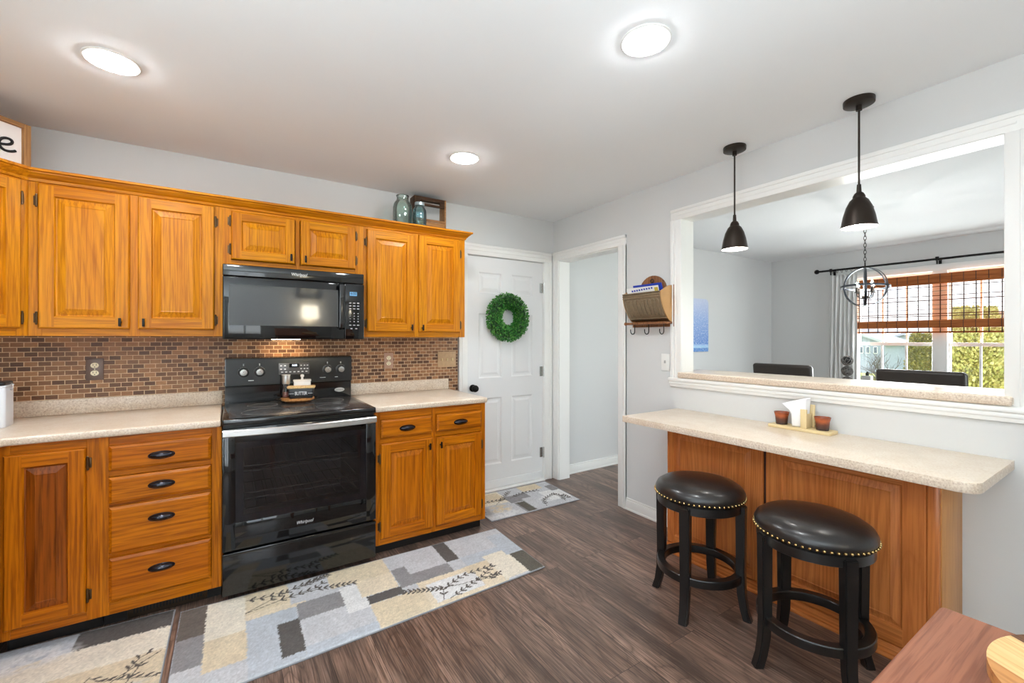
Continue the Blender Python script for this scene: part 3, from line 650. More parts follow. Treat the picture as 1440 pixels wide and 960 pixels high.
# plates on the wall
def outlet(label, x0, x1, z0, z1, mat):
    o = thing('outlet', label, 'outlet', ((x0+x1)/2, D-.007, (z0+z1)/2)); w, h = (x1-x0)/2, (z1-z0)/2
    obj('cover_plate', MB().box(-w, w, -.006, 0, -h, h, .003), mat, o)
    for s_ in (-1, 1):
        m_ = MB(); m_.lathe((0, -.0055, s_*.021), [(.0165, 0), (.0165, .002)], 20, 0, Matrix.Rotation(PI/2, 4, 'X') @ Matrix.Diagonal((1.05, .9, 1, 1)))
        r_ = obj('receptacle', m_, ivory, o)
        m_ = MB()
        for q in (-1, 1): m_.box(q*.0065-.0012, q*.0065+.0012, -.0081, -.0074, s_*.021-.001, s_*.021+.008)
        m_.box(-.0025, .0025, -.0081, -.0074, s_*.021-.010, s_*.021-.006); obj('slots', m_, ink, r_)
    obj('screw', MB().cyl((0, -.006, 0), (0, -.0075, 0), .003, n=10), ivory, o)
outlet('brown metal outlet with ivory sockets on the tiles above the left worktop', -.657, -.583, 1.097, 1.217, plate_br)
outlet('copper-toned outlet with white sockets on the tiles right of the stove', .982, 1.052, 1.10, 1.219, plate_cu)
o = thing('switch_plate', 'wide tan stone switch plate on the tiles beside the door casing', 'switch', (1.4955, D-.007, 1.158))
obj('cover_plate', MB().box(-.0805, .0805, -.007, 0, -.064, .064, .003), stone_tan, o)
for x in (-.046, 0, .046): obj('toggle', MB().box(x-.005, x+.005, -.016, -.006, -.012, .010, .002), beige_w, o)
o = thing('light_switch', 'white light switch plate on the wall below the mail rack', 'switch', (R, 2.012, 1.158), -PI/2)
obj('cover_plate', MB().box(-.037, .037, -.006, 0, -.06, .06, .003), white_pl, o); obj('toggle', MB().box(-.005, .005, -.016, -.005, -.006, .014, .002), plain('grey_toggle', lin(170, 170, 168), .4), o)

# ------------------------------------------------------------ stove
s = thing('stove', 'black freestanding electric stove with steel oven handle between the oak cabinets', 'stove', (-.0265, 2.61, 0))
SW = .757
mb = MB(); mb.box(.004, .030, .03, .66, .03, .90); mb.box(SW-.030, SW-.004, .03, .66, .03, .90); mb.box(.03, SW-.03, .62, .66, .03, .90); mb.box(.03, SW-.03, .03, .62, .03, .30); mb.box(.03, SW-.03, .03, .62, .86, .90); mb.box(.03, .07, .03, .62, .30, .86); mb.box(SW-.07, SW-.03, .03, .62, .30, .86)
for x in (.05, SW-.05): mb.cyl((x, .1, 0), (x, .1, .04), .018, n=12); mb.cyl((x, .6, 0), (x, .6, .04), .018, n=12)
obj('body', mb, black_satin, s)
mb = MB(); mb.box(.071, SW-.071, .60, .619, .301, .859); mb.box(.071, SW-.071, .032, .60, .301, .306); mb.box(.071, SW-.071, .032, .60, .854, .859); mb.box(.0705, .075, .032, .60, .306, .854); mb.box(SW-.075, SW-.0705, .032, .60, .306, .854)
obj('oven_cavity', mb, plain('grey_oven_enamel', lin(150, 146, 140), .4), s)
for z in (.44, .52, .66):
    mb = MB(); mb.tube([(.09, .06, z), (SW-.09, .06, z), (SW-.09, .55, z), (.09, .55, z)], .0035, 6, closed=True)
    for k in range(12): mb.cyl((.1+k*.05, .06, z), (.1+k*.05, .55, z), .0018, n=6)
    mb.cyl((.09, .03, z-.02), (SW-.09, .03, z-.02), .0025, n=6)
    obj('oven_rack', mb, chrome, s)
# cooktop with rim and glass
mb = MB(); mb.box(0, SW, -.012, .60, .888, .922, .008, 3); obj('cooktop', mb, black_gloss, s)
def cook_mat():
    m, t, p = nodes('patterned_cooktop_glass'); tc = N(t, 'ShaderNodeTexCoord'); nz = N(t, 'ShaderNodeTexVoronoi', Scale=260)
    L(t, tc.outputs['Object'], nz.inputs['Vector']); L(t, ramp(t, nz.outputs['Distance'], [(.2, lin(96, 94, 94)), (.55, lin(44, 43, 44))]), p.inputs['Base Color']); p.inputs['Roughness'].default_value = .22; return m
mb = MB(); mb.box(.028, SW-.028, .016, .565, .9215, .9245, .001); obj('cooktop_glass', mb, cook_mat(), s)
bpr = plain('grey_burner_print', lin(92, 92, 92), .4)
for x, y, r in ((.2, .16, .115), (.55, .16, .09), (.2, .43, .08), (.55, .43, .115)): obj('burner_ring', MB().torus((x, y, .9246), r, .0012, 40, 6), bpr, s)
# backguard
mb = MB(); prof_b = [(.60, .90), (.60, 1.025), (.575, 1.035), (.583, 1.20), (.60, 1.208), (.682, 1.208), (.682, .90)]
tb = bmesh.new(); a = [tb.verts.new((.008, y, z)) for y, z in prof_b]; b = [tb.verts.new((SW-.004, y, z)) for y, z in prof_b]
for k in range(len(prof_b)): k2 = (k+1) % len(prof_b); tb.faces.new((a[k], a[k2], b[k2], b[k]))
tb.faces.new(a[::-1]); tb.faces.new(b); bmesh.ops.recalc_face_normals(tb, faces=tb.faces); bmesh.ops.bevel(tb, geom=tb.edges[:], offset=.004, segments=2, affect='EDGES'); mb._add(tb, 0)
bgd = obj('backguard', mb, black_gloss, s)
FY = .5755
for x in (.105, .192, .593, .679):
    mb = MB(); mb.lathe((x, FY+.004, 1.117), [(.031, 0), (.031, .004), (.026, .006), (.026, .008)], 28, 1, Matrix.Rotation(PI/2+.05, 4, 'X')); mb.lathe((x, FY-.002, 1.117), [(.022, 0), (.0215, .018), (.019, .022), (0, .023)], 28, 0, Matrix.Rotation(PI/2+.05, 4, 'X'))
    mb.box(x-.0025, x+.0025, FY-.027, FY-.02, 1.117, 1.137, .001)
    kn = obj('knob', mb, [chrome, black_satin], s)
    mb = MB(); mb.torus((x, FY+.002, 1.117), .030, .0012, 32, 6, 0, Matrix.Rotation(PI/2+.05, 3, 'X'))
    for dz in (.042, .049): mb.box(x-.003, x+.003, FY+.002, FY+.0042, 1.117+dz-.002, 1.117+dz+.002)
    obj('dial_marks', mb, white_ink, kn)
mb = MB(); mb.box(.298, .480, FY+.001, FY+.01, 1.092, 1.167, .001); cp = obj('control_panel', mb, plain('grey_control_glass', lin(92, 90, 90), .15), s)
mb = MB(); mb.box(.358, .418, FY-.0005, FY+.008, 1.138, 1.163); obj('display', mb, black_glass, cp)
text('clock_digits', '4:00', .018, clock_m, cp, (.390, FY-.0012, 1.151), (PI/2, 0, 0))
mb = MB()
for k in range(7): mb.box(.312+k*.024, .324+k*.024, FY-.0002, FY+.005, 1.106, 1.112)
for x in (.312, .335, .43, .45, .468):
    for z in (1.128, 1.15): mb.box(x-.005, x+.005, FY-.0002, FY+.005, z-.003, z+.003)
obj('button_marks', mb, silver_ink, cp)
for x, w_ in ((.13, .03), (.545, .036), (.64, .02)): obj('panel_mark', MB().box(x, x+w_, FY+.0005, FY+.004, 1.062, 1.0655), silver_ink, bgd)
mb = MB(); mb.lathe((.675, .600, .972), [(.033, 0), (.033, .003), (.030, .005), (0, .0052)], 32, 0, Matrix.Rotation(PI/2, 4, 'X') @ Matrix.Diagonal((1, .45, 1, 1))); em = obj('oval_emblem', mb, steel, s)
text('emblem_lettering', 'Whirlpool', .012, ink, em, (.675, .5945, .972), (PI/2, 0, 0), width=.046, shear=.2)
# oven door
WX0, WX1, WZa, WZb = .056, .700, .397, .80
mb = MB(); y0, y1 = -.008, .028
mb.box(0, WX0, y0, y1, .262, .873, .003); mb.box(WX1, SW, y0, y1, .262, .873, .003); mb.box(WX0-.003, WX1+.003, y0, y1, .262, WZa, .003); mb.box(WX0-.003, WX1+.003, y0, y1, WZb, .873, .003)
od = obj('oven_door', mb, black_glass, s)
mb = MB(); mb.box(WX0, WX1, y0+.0005, y0+.004, WZa, WZb); obj('window', mb, oven_glass, od)
mb = MB()
for (xa, xb, za, zb) in ((WX0, WX0+.035, WZa, WZb), (WX1-.035, WX1, WZa, WZb), (WX0+.035, WX1-.035, WZa, WZa+.035), (WX0+.035, WX1-.035, WZb-.03, WZb)): mb.box(xa, xb, y0+.005, y0+.007, za, zb)
obj('window_border', mb, plain('grey_window_print', lin(74, 72, 80), .3), od)
for xr in (WX0, WX1):
    pass
# bowed handle
mb = MB(); pts = []
n_ = 24; sec = [(-.0165, -.006), (.0165, -.006), (.0165, .006), (-.0165, .006)]
tb = bmesh.new(); rows = []
for k in range(n_+1):
    x = .002+(SW-.004)*k/n_; q = 2*(x/SW)-1; yy = -.020-.030*(1-q*q)
    rows.append([tb.verts.new((x, yy+b_, .853+a_)) for a_, b_ in [(-.017, .004), (-.017, -.006), (-.012, -.011), (.012, -.011), (.017, -.006), (.017, .004)]])
for A, B in zip(rows[:-1], rows[1:]):
    for k in range(6): tb.faces.new((A[k], A[(k+1) % 6], B[(k+1) % 6], B[k]))
tb.faces.new(rows[0]); tb.faces.new(rows[-1][::-1]); bmesh.ops.recalc_face_normals(tb, faces=tb.faces); mb._add(tb, 0)
for x in (.02, SW-.02): mb.box(x-.016, x+.016, -.024, -.006, .838, .868, .003)
tag(obj('handle', mb, steel, od), 'bowed steel oven handle')
text('logo', 'Whirlpool', .024, silver_ink, od, (.373, y0-.0008, .335), (PI/2, 0, 0), width=.082, shear=.35)
mb = MB(); mb.box(.0, SW, -.004, .03, .038, .250, .004); mb.box(0, SW, -.012, .03, .236, .252, .004); obj('storage_drawer', mb, black_gloss, s)

# ------------------------------------------------------------ microwave
mw = thing('microwave', 'black over-the-range microwave under the short oak cabinet', 'microwave', (-.0275, 2.87, 1.322))
MH = .416
mb = MB(); mb.box(.002, SW-.002, .035, .42, .004, MH, .003); obj('body', mb, black_satin, mw)
mb = MB(); mb.box(.06, .70, .05, .40, 0, .005); obj('vent_grille', mb, plain('grey_vent', lin(120, 120, 120), .4, .6), mw)
mb = MB(); mb.box(.26, .42, .27, .33, -.003, .001); obj('hood_lamp', mb, emis('lit_hood_lamp', (1, .72, .42, 1), 20), mw)
mb = MB(); mb.box(0, SW, 0, .034, .352, MH, .005, 3); tag(obj('top_strip', mb, black_gloss, mw), 'glossy black top strip')
mb = MB(); mb.box(0, .636, -.004, .034, 0, .350, .006, 3); dm = obj('door', mb, black_glass, mw)
mb = MB(); mb.box(.030, .60, -.0052, -.0035, .078, .305); obj('window', mb, plain('grey_microwave_window', lin(58, 60, 62), .05, spec=.9), dm)
mb = MB(); mb.tube([(.617, -.004, .345), (.617, -.03, .335), (.617, -.036, .28), (.617, -.036, .13), (.617, -.03, .075), (.617, -.004, .065)], 1, sec=[(-.006, -.015), (.006, -.015), (.009, 0), (.006, .015), (-.006, .015)]); obj('handle', mb, black_gloss, dm)
text('logo', 'Whirlpool', .026, silver_ink, mw, (.381, -.0008, .383), (PI/2, 0, 0), width=.085, shear=.15)
mb = MB(); mb.box(.638, SW, -.004, .034, 0, .350, .005, 3); cp = obj('control_panel', mb, black_glass, mw)
mb = MB(); mb.box(.668, .712, -.0055, -.0035, .274, .298); obj('display', mb, display_m, cp)
text('clock_digits', '4:00', .022, ink, cp, (.690, -.0062, .287), (PI/2, 0, 0))
mb = MB()
for r_ in range(3):
    for q in range(3): mb.box(.664+q*.024, .678+q*.024, -.0052, -.0035, .225-r_*.018, .232-r_*.018)
for r_ in range(4):
    for q in range(3): mb.box(.668+q*.024, .674+q*.024, -.0052, -.0035, .160-r_*.017, .166-r_*.017)
for q in range(3): mb.box(.664+q*.024, .678+q*.024, -.0052, -.0035, .086, .092)
for q in range(2): mb.box(.672+q*.03, .684+q*.03, -.0052, -.0035, .064, .070)
obj('buttons', mb, plain('grey_button_print', lin(176, 176, 176), .4), cp)

# ------------------------------------------------------------ things on the stove, worktop and cabinet tops
LX, LY, LZ = .372, 3.085, .9252
tr = thing('serving_tray', 'round wooden serving tray on the cooktop, holding butter dish and shaker', 'tray', (LX, LY, LZ))
mb = MB(); mb.lathe((0, 0, .012), [(0, 0), (.095, 0), (.098, .004), (.098, .014), (.092, .016), (0, .016)], 40); obj('top', mb, acacia, tr)
mb = MB(); mb.lathe((0, 0, 0), [(0, 0), (.075, 0), (.078, .012), (0, .012)], 32); obj('base', mb, walnut, tr)
mb = MB()
for s_ in (-1, 1): mb.torus((s_*.098, 0, .022), .02, .004, 16, 6, 0, Matrix.Rotation(0, 3, 'X'))
obj('ring_handle', mb, bronze, tr)
bd = thing('butter_dish', 'black butter dish with a wooden lid and white lettering on the tray', 'butter dish', (LX+.014, LY-.048, LZ+.028), -.20)
mb = MB(); mb.prism(rounded_poly([(-.075, -.035, .012), (.075, -.035, .012), (.075, .035, .012), (-.075, .035, .012)], 0), 0, .062, 0, .004)
o = obj('dish', mb, black_satin, bd)
for v_ in o.data.vertices: kz = .86+.14*v_.co.z/.062; v_.co.x *= kz; v_.co.y *= kz
mb = MB(); mb.prism(rounded_poly([(-.08, -.039, .014), (.08, -.039, .014), (.08, .039, .014), (-.08, .039, .014)], 0), .062, .076, 0, .004); obj('lid', mb, maple, bd)
text('lettering', 'BUTTER', .030, white_ink, bd, (0, -.0352, .031), (PI/2-.03, 0, 0), width=.068)
mb = MB(); mb.box(-.068, -.040, -.0345, -.0325, .030, .032); mb.box(.040, .068, -.0345, -.0325, .030, .032); obj('side_lines', mb, white_ink, bd)
sj = thing('sugar_bowl', 'white ceramic box with a knobbed lid behind the butter dish', 'bowl', (LX+.030, LY+.040, LZ+.028), -.12)
mb = MB(); mb.prism(rounded_poly([(-.05, -.034, .01), (.05, -.034, .01), (.05, .034, .01), (-.05, .034, .01)], 0), 0, .098, 0, .003); obj('body', mb, white_cer, sj)
mb = MB(); mb.prism(rounded_poly([(-.053, -.037, .01), (.053, -.037, .01), (.053, .037, .01), (-.053, .037, .01)], 0), .098, .108, 0, .003); mb.lathe((0, 0, .108), [(.008, 0), (.006, .012), (.012, .022), (.010, .032), (0, .035)], 20); obj('lid', mb, white_cer, sj)
sh = thing('shaker', 'tall clear shaker with a steel top at the left of the tray', 'shaker', (LX-.064, LY+.036, LZ+.028))
mb = MB(); mb.lathe((0, 0, 0), [(0, 0), (.024, 0), (.025, .01), (.019, .06), (.021, .085), (0, .085)], 24); obj('glass', mb, shaker_glass, sh)
mb = MB(); mb.lathe((0, 0, .002), [(0, 0), (.021, 0), (.019, .03), (0, .032)], 20); obj('contents', mb, plain('pink_salt', lin(170, 96, 80), .8, bump=.5, bscale=150), sh)
mb = MB(); mb.lathe((0, 0, .085), [(.0225, 0), (.024, .004), (.024, .05), (.026, .052), (.026, .058), (0, .060)], 24); obj('cap', mb, steel, sh)
cn = thing('canister', 'white canister with a black lid on the left worktop', 'canister', (-.921, 2.985, BT+.0352), .05)
mb = MB(); mb.prism(rounded_poly([(-.065, -.065, .018), (.065, -.065, .018), (.065, .065, .018), (-.065, .065, .018)], 0), 0, .185, 0, .004); obj('body', mb, canister_m, cn)
mb = MB(); mb.prism(rounded_poly([(-.067, -.067, .018), (.067, -.067, .018), (.067, .067, .018), (-.067, .067, .018)], 0), .185, .192, 1, .002); mb.prism(rounded_poly([(-.064, -.064, .018), (.064, -.064, .018), (.064, .064, .018), (-.064, .064, .018)], 0), .192, .208, 0, .006); obj('lid', mb, [black_satin, canister_m], cn)
text('lettering', 'COFFEE', .034, ink, cn, (0, -.0655, .118), (PI/2, 0, 0), width=.092, font_off=-.0010)
mb = MB(); mb.tube([(.066, 0, .20), (.074, 0, .196), (.076, 0, .18), (.070, 0, .165), (.066, 0, .17)], .002, 6); obj('wire_clasp', mb, chrome, cn)
# sign on the corner cabinet
sg = thing('framed_sign', 'white wood-framed sign with black script on the corner cabinet', 'sign', (-.79-.3054, YU-.3054, UZ+.003), PI/4)
SWX, SHH = .432, .225
mb = MB(); x1 = SWX+.040; x0 = x1-.50
mb.box(x1-.026, x1, .05, .085, 0, SHH, .002); obj('side_frame', mb, frame_w, sg)
obj('side_frame', MB().box(x0, x0+.026, .05, .085, 0, SHH, .002), frame_w, sg)
obj('rail_frame', MB().box(x0+.026, x1-.026, .05, .085, SHH-.020, SHH, .002), crate_w, sg); obj('rail_frame', MB().box(x0+.026, x1-.026, .05, .085, 0, .020, .002), crate_w, sg)
obj('board', MB().box(x0+.02, x1-.02, .068, .074, .015, SHH-.015), plain('white_signboard', lin(240, 232, 226), .7), sg)
pts = []
def bez(P, n=14):
    out = []
    for a, b, c_, d in P:
        for k in range(n):
            q = k/n; out.append(tuple((1-q)**3*a[j]+3*(1-q)**2*q*b[j]+3*(1-q)*q*q*c_[j]+q**3*d[j] for j in (0, 1)))
    out.append(P[-1][3]); return out
eb = bez([((-.16, .0), (-.13, -.02), (-.12, .03), (-.10, .03)), ((-.10, .03), (-.085, .03), (-.095, -.02), (-.07, .0)), ((-.07, 0), (-.03, .004), (.026, .006), (.028, .03)), ((.028, .03), (.028, .048), (-.014, .046), (-.018, .012)), ((-.018, .012), (-.020, -.024), (.016, -.024), (.040, -.006))])
mb = MB(); cx_, cz_ = x1-.088, .094
mb.tube([(cx_+x, .0665, cz_+z) for x, z in eb], .0060, 8); tag(obj('lettering', mb, ink, sg), 'black script letter e')
# jars and crate on the right cabinet
def jar(label, x, y, r, h, mat, lid):
    j = thing('glass_jar', label, 'jar', (x, y, UZ+.003), 0, 'old glass jars on the cabinet top')
    pr = [(0, 0), (r*.9, 0), (r, .012), (r, h*.62), (r*.93, h*.74), (r*.66, h*.86), (r*.62, h*.88), (r*.62, h*.97), (r*.66, h)]
    obj('glass', MB().lathe((0, 0, 0), pr+[(r*.60, h), (r*.57, h*.88), (r*.88, h*.73), (r*.95, h*.6), (r*.95, .016), (0, .01)], 32, cap=False), mat, j)
    if lid: obj('lid', MB().lathe((0, 0, h*.9), [(r*.70, 0), (r*.70, h*.10), (r*.64, h*.125), (0, h*.125)], 28), plain('zinc_lid', lin(170, 184, 188), .35, .6), j)
    else: obj('rim', MB().torus((0, 0, h), r*.64, .003, 28, 6), mat, j)
    return j
jar('larger pale green glass jar without a lid on the cabinet top', 1.052, 3.07, .068, .228, jar_a, False)
jar('smaller teal glass jar with a zinc lid beside the wooden crate', 1.170, 3.045, .050, .190, jar_b, True)
cr = thing('wooden_crate', 'wooden crate with a slotted handle standing behind the teal jar', 'crate', (1.175, 3.16, UZ+.003))
CW, CH = .258, .285
mb = MB(); mb.box(0, .012, 0, .10, 0, CH, .001); obj('side_panel', mb, crate_d, cr)
mb = MB(); mb.box(CW-.012, CW, 0, .10, 0, CH, .001); obj('side_panel', mb, crate_w, cr)
mb = MB(); mb.box(.012, CW-.012, .0, .10, 0, .012, .001); mb.box(.012, CW-.012, .002, .10, CH-.010, CH, .001); obj('end_board', mb, crate_d, cr)
mb = MB(); z0 = CH-.066
mb.box(.012, .05, .004, .016, z0, CH-.010); mb.box(CW-.05, CW-.012, .004, .016, z0, CH-.010); mb.box(.05, CW-.05, .004, .016, z0, z0+.016); mb.box(.05, CW-.05, .004, .016, CH-.026, CH-.010); obj('handle_board', mb, crate_d, cr)
mb = MB(); mb.box(.012, CW-.012, .004, .014, .012, .055, .001); mb.box(.012, CW-.012, .004, .014, .058, .100, .001); mb.box(.012, CW-.012, .004, .014, .103, .120, .001); obj('slat_board', mb, crate_w, cr)
# wreath
wr = thing('wreath', 'round green boxwood wreath hanging on the white entry door', 'wreath', (2.066, D-.0, 1.513))
mb = MB(); Rm = .143
Mx = Matrix.Rotation(PI/2, 3, 'X')
mb.torus((0, -.042, 0), Rm, .040, 48, 10, 0, Mx); obj('twig_ring', mb, plain('dark_green_stem', lin(26, 66, 26), .7), wr)
tb = MB(); rnd = random.Random(3)
for i in range(4200):
    a = rnd.random()*2*PI; b = rnd.random()*2*PI; rr = .046+.022*rnd.random(); rad = Rm+rr*math.cos(b); yy = -.042-rr*math.sin(b)*.8
    if yy > -.006: continue
    c0 = Vector((rad*math.cos(a), yy, rad*math.sin(a))); out = Vector((math.cos(b)*math.cos(a), -math.sin(b), math.cos(b)*math.sin(a)))
    dr_ = (out*.5+Vector((-math.sin(a), 0, math.cos(a)))*.55+Vector((rnd.uniform(-.6, .6), rnd.uniform(-.6, .2), rnd.uniform(-.6, .6)))).normalized()
    sd = dr_.cross(Vector((rnd.uniform(-1, 1), -1, rnd.uniform(-1, 1)))).normalized(); l_, w_ = rnd.uniform(.014, .022), rnd.uniform(.005, .008)
    nn = dr_.cross(sd)*.003
    P_ = [c0, c0+dr_*l_*.5+sd*w_+nn, c0+dr_*l_, c0+dr_*l_*.5-sd*w_+nn]
    for p_ in P_:
        if p_.y > -.003: p_.y = -.003
    tb.face(P_)
obj('foliage', tb, box_leaf, wr)
# ------------------------------------------------------------ mail rack on the right wall
mr = thing('mail_rack', 'wooden wall rack with a fluted tin pocket and three hooks', 'rack', (R, 2.118, 1.40), -PI/2)
mb = MB()
hp = [(-.185, .01), (.185, .01), (.185, .30), (.165, .325), (.145, .29), (.12, .27)]+[(.12*math.cos(t_), .27+.115*math.sin(t_)) for t_ in [PI*k/14 for k in range(1, 14)]]+[(-.12, .27), (-.145, .29), (-.165, .325), (-.185, .30)]
mb.prism(hp, 0, .016, 0, .003, M=Matrix.Rotation(PI/2, 4, 'X')); obj('back_board', mb, rack_w, mr)
mb = MB(); mb.torus((0, -.018, .345), .014, .003, 16, 6, 0, Mx); obj('hanging_hole', mb, ink, mr)
tb = MB(); rows = []
for k in range(13):
    q = k/12; z = .055+q*.195; yo = -.045-.095*math.sin(q*PI*.5)**.8; rows.append((yo, z))
nx = 60
vs = [[tb.bm.verts.new((-.165+.33*i/nx, yo-.0035*abs(math.sin(i/nx*PI*9))*(1 if 2 < j < 9 else .0)-(.004 if j in (10, 11) else 0), z)) for i in range(nx+1)] for j, (yo, z) in enumerate(rows)]
for j in range(12):
    for i in range(nx): tb.bm.faces.new((vs[j][i], vs[j][i+1], vs[j+1][i+1], vs[j+1][i]))
for k in range(10):
    x = -.148+k*.0329; tb.tube([(x, rows[j][0]-.004, rows[j][1]) for j in (2, 3, 4, 5, 6, 7, 8)], .0042, 6)
    if k < 9: tb.tube([(x+.0165-.0165*math.cos(PI*q/8), rows[8][0]-.005+.0, rows[8][1]+.018*math.sin(PI*q/8)) for q in range(9)], .0032, 5)
for j in (10, 11, 12): tb.tube([(-.166, rows[j][0]-.004, rows[j][1]), (.166, rows[j][0]-.004, rows[j][1])], .005, 6)
tb.tube([(-.166, rows[1][0]-.003, rows[1][1]), (.166, rows[1][0]-.003, rows[1][1])], .004, 6)
o = obj('tin_pocket', tb, tin, mr, ang=50); sm_ = o.modifiers.new('thickness', 'SOLIDIFY'); sm_.thickness = .004
for s_ in (-1, 1):
    mb = MB(); poly = [(-.016, .04)]+[(yo, z) for yo, z in rows]+[(-.05, .295), (-.016, .30)]
    M_ = Matrix(((0, 0, 1, s_*.165-(.006 if s_ < 0 else .006)), (1, 0, 0, 0), (0, 1, 0, 0), (0, 0, 0, 1)))
    mb.prism(poly, 0, .012, 0, 0, M=M_); obj('side_panel', mb, plain('tan_side_wood', lin(196, 150, 96), .5, var=.3), mr)
mb = MB(); mb.box(-.175, .175, -.10, -.016, .030, .044, .003); mb.cyl((-.185, -.085, .036), (.18, -.085, .036), .009, n=12); mb.sph((-.19, -.085, .036), .013, n=12); obj('bottom_rail', mb, rack_w, mr)
for x in (-.125, .005, .135):
    mb = MB(); pts = [(x, -.06, .034), (x, -.06, -.02)]+[(x, -.06-.022*(1-math.cos(t_)), -.02-.022*math.sin(t_)) for t_ in [PI*k/8 for k in range(1, 9)]]+[(x, -.104, -.006)]
    mb.tube(pts, .0032, 8); obj('hook', mb, blackmetal, mr)
ml = thing('mail', 'white envelopes with blue print standing in the wall rack', 'mail', (R, 2.118, 1.40), -PI/2)
Rm_ = Matrix.Translation((0, -.048, .085)) @ Matrix.Rotation(.30, 4, 'X')
mb = MB(); mb.box(-.155, .13, -.002, 0, 0, .222, M=Rm_); obj('envelope', mb, paper, ml)
mb = MB(); mb.box(-.10, .152, .010, .013, 0, .236, M=Rm_); obj('envelope', mb, blue_paper, ml)
mb = MB()
for k in range(9): mb.box(-.11+k*.022, -.097+k*.022, -.0028, -.0021, .192+k*.0012, .204+k*.0012, M=Rm_)
obj('blue_print', mb, blue_paper, ml)
mb = MB(); mb.box(.095, .125, -.0034, -.0022, .12, .21, M=Rm_); obj('yellow_label', mb, yellow_paper, ml)

# ------------------------------------------------------------ breakfast ledge and bar
t_ = thing('ledge', 'speckled beige laminate ledge in the pass-through opening', 'ledge', (R, (OY0+OY1)/2, OZ0))
yo = (OY0+OY1)/2
mb = MB(); lam_top(mb, rounded_poly([(-.038, .370-yo, .01), (-.038, 1.893-yo, .01), (.0005, 1.893-yo, 0), (.0005, OY1-.003-yo, 0), (T+.005, OY1-.003-yo, 0), (T+.005, 1.97-yo, 0), (.34, 1.97-yo, .03), (.34, .30-yo, .03), (T+.005, .30-yo, 0), (T+.005, OY0+.003-yo, 0), (.0005, OY0+.003-yo, 0), (.0005, .370-yo, 0)], 0), 0, .038, .009)
o = obj('slab', mb, [lam, lam_edge], t_); edge_mats(o)
mb = MB()
for y in (-.5, .5): mb.box(T+.0005, T+.20, y-.012, y+.012, -.03, -.0005); mb.box(T+.0005, T+.03, y-.012, y+.012, -.2, -.03)
obj('bracket', mb, trim_m, t_)
BAZ = .845; BX0 = 2.065
t_ = thing('bar_counter', 'long beige laminate bar counter with a rounded corner over the stools', 'counter', (BX0, 1.145, BAZ-.037))
mb = MB(); mb.prism(rounded_poly([(0, .772, 0), (0, -.775, .055), (R-BX0-.001, -.775, 0), (R-BX0-.001, .772, 0)], 0), 0, .037, 0, .002)
o = obj('slab', mb, [lam, lam_edge], t_); edge_mats(o)
bc = thing('bar_cabinet', 'reddish oak bar cabinet with two large raised panels under the bar counter', 'cabinet', (2.325, 1.772, 0), -PI/2)
BW = 1.252; BH = BAZ-.0375
obj('carcass', MB().box(.001, BW-.001, .02, R-2.325-.001, .0, BH), oakr_v, bc)
mb = MB(); mb.box(BW-.001, BW+.004, .0, R-2.325-.001, 0, BH, .001); tag(obj('end_panel', mb, tan_v, bc), 'pale tan end panel')
cab_door(bc, 0, .586, .06, BH-.004, RD, fw=.055, t=.020, name='panel')
cab_door(bc, .598, 1.216, .06, BH-.004, RD, fw=.075, t=.020, name='panel')
mb = MB(); mb.box(1.217, BW, -.02, .02, 0, BH-.001, .002); obj('corner_stile', mb, oakr_v, bc)
mb = MB(); mb.box(.586, .598, -.004, .02, .06, BH-.004, mi=0); obj('joint_strip', mb, plain('dark_joint', lin(50, 22, 10), .6), bc)
mb = MB(); mb.box(0, 1.216, -.022, .02, 0, .058, .002); mb.box(0, 1.216, -.034, -.022, 0, .022, .006); obj('base_moulding', mb, oakr_h, bc)
# caddy on the bar
cd = thing('napkin_caddy', 'pale wooden napkin caddy on the bar counter against the wall', 'caddy', (2.535, 1.105, BAZ), -PI/2)
mb = MB(); mb.prism(rounded_poly([(-.15, -.05, .012), (.15, -.05, .012), (.15, .05, .012), (-.15, .05, .012)], 0), 0, .016, 0, .003); obj('tray', mb, beige_w, cd)
mb = MB(); mb.box(.012, .042, -.042, -.030, .016, .115, .003); mb.box(.012, .05, .028, .040, .016, .135, .003); mb.box(-.03, .012, .028, .036, .016, .10, .002); mb.box(.012, .04, -.03, .028, .016, .09, .002); obj('napkin_holder', mb, beige_w, cd)
def cupmat():
    m, t, p = nodes('rust_to_grey_glaze'); tc = N(t, 'ShaderNodeTexCoord'); sp = N(t, 'ShaderNodeSeparateXYZ'); L(t, tc.outputs['Object'], sp.inputs[0])
    nz = N(t, 'ShaderNodeTexNoise', Scale=60); L(t, tc.outputs['Object'], nz.inputs['Vector'])
    h = mathn(t, 'ADD', mathn(t, 'MULTIPLY', sp.outputs[2], 14), mathn(t, 'MULTIPLY', nz.outputs['Fac'], .3))
    L(t, ramp(t, h, [(.15, lin(62, 52, 52)), (.55, lin(98, 58, 46)), (.85, lin(172, 86, 44)), (1, lin(150, 74, 44))]), p.inputs['Base Color']); p.inputs['Roughness'].default_value = .25; return m
cupm = cupmat()
def cup(label, lx):
    x, y = 2.535, 1.105-lx
    o = obj('cup', MB().lathe((0, 0, 0), [(0, 0), (.027, 0), (.028, .004), (.031, .045), (.037, .066), (.034, .066), (.028, .045), (.024, .008), (0, .008)], 32, cap=False), cupm, loc=(x, y, BAZ+.0165))
    tag(o, label, 'cup', 'glazed cups in the napkin caddy')
cup('small glazed clay cup left of the white napkins', -.098)
cup('small rust-glazed clay cup right of the white napkins', .098)
tb = MB(); nu, nv = 14, 14
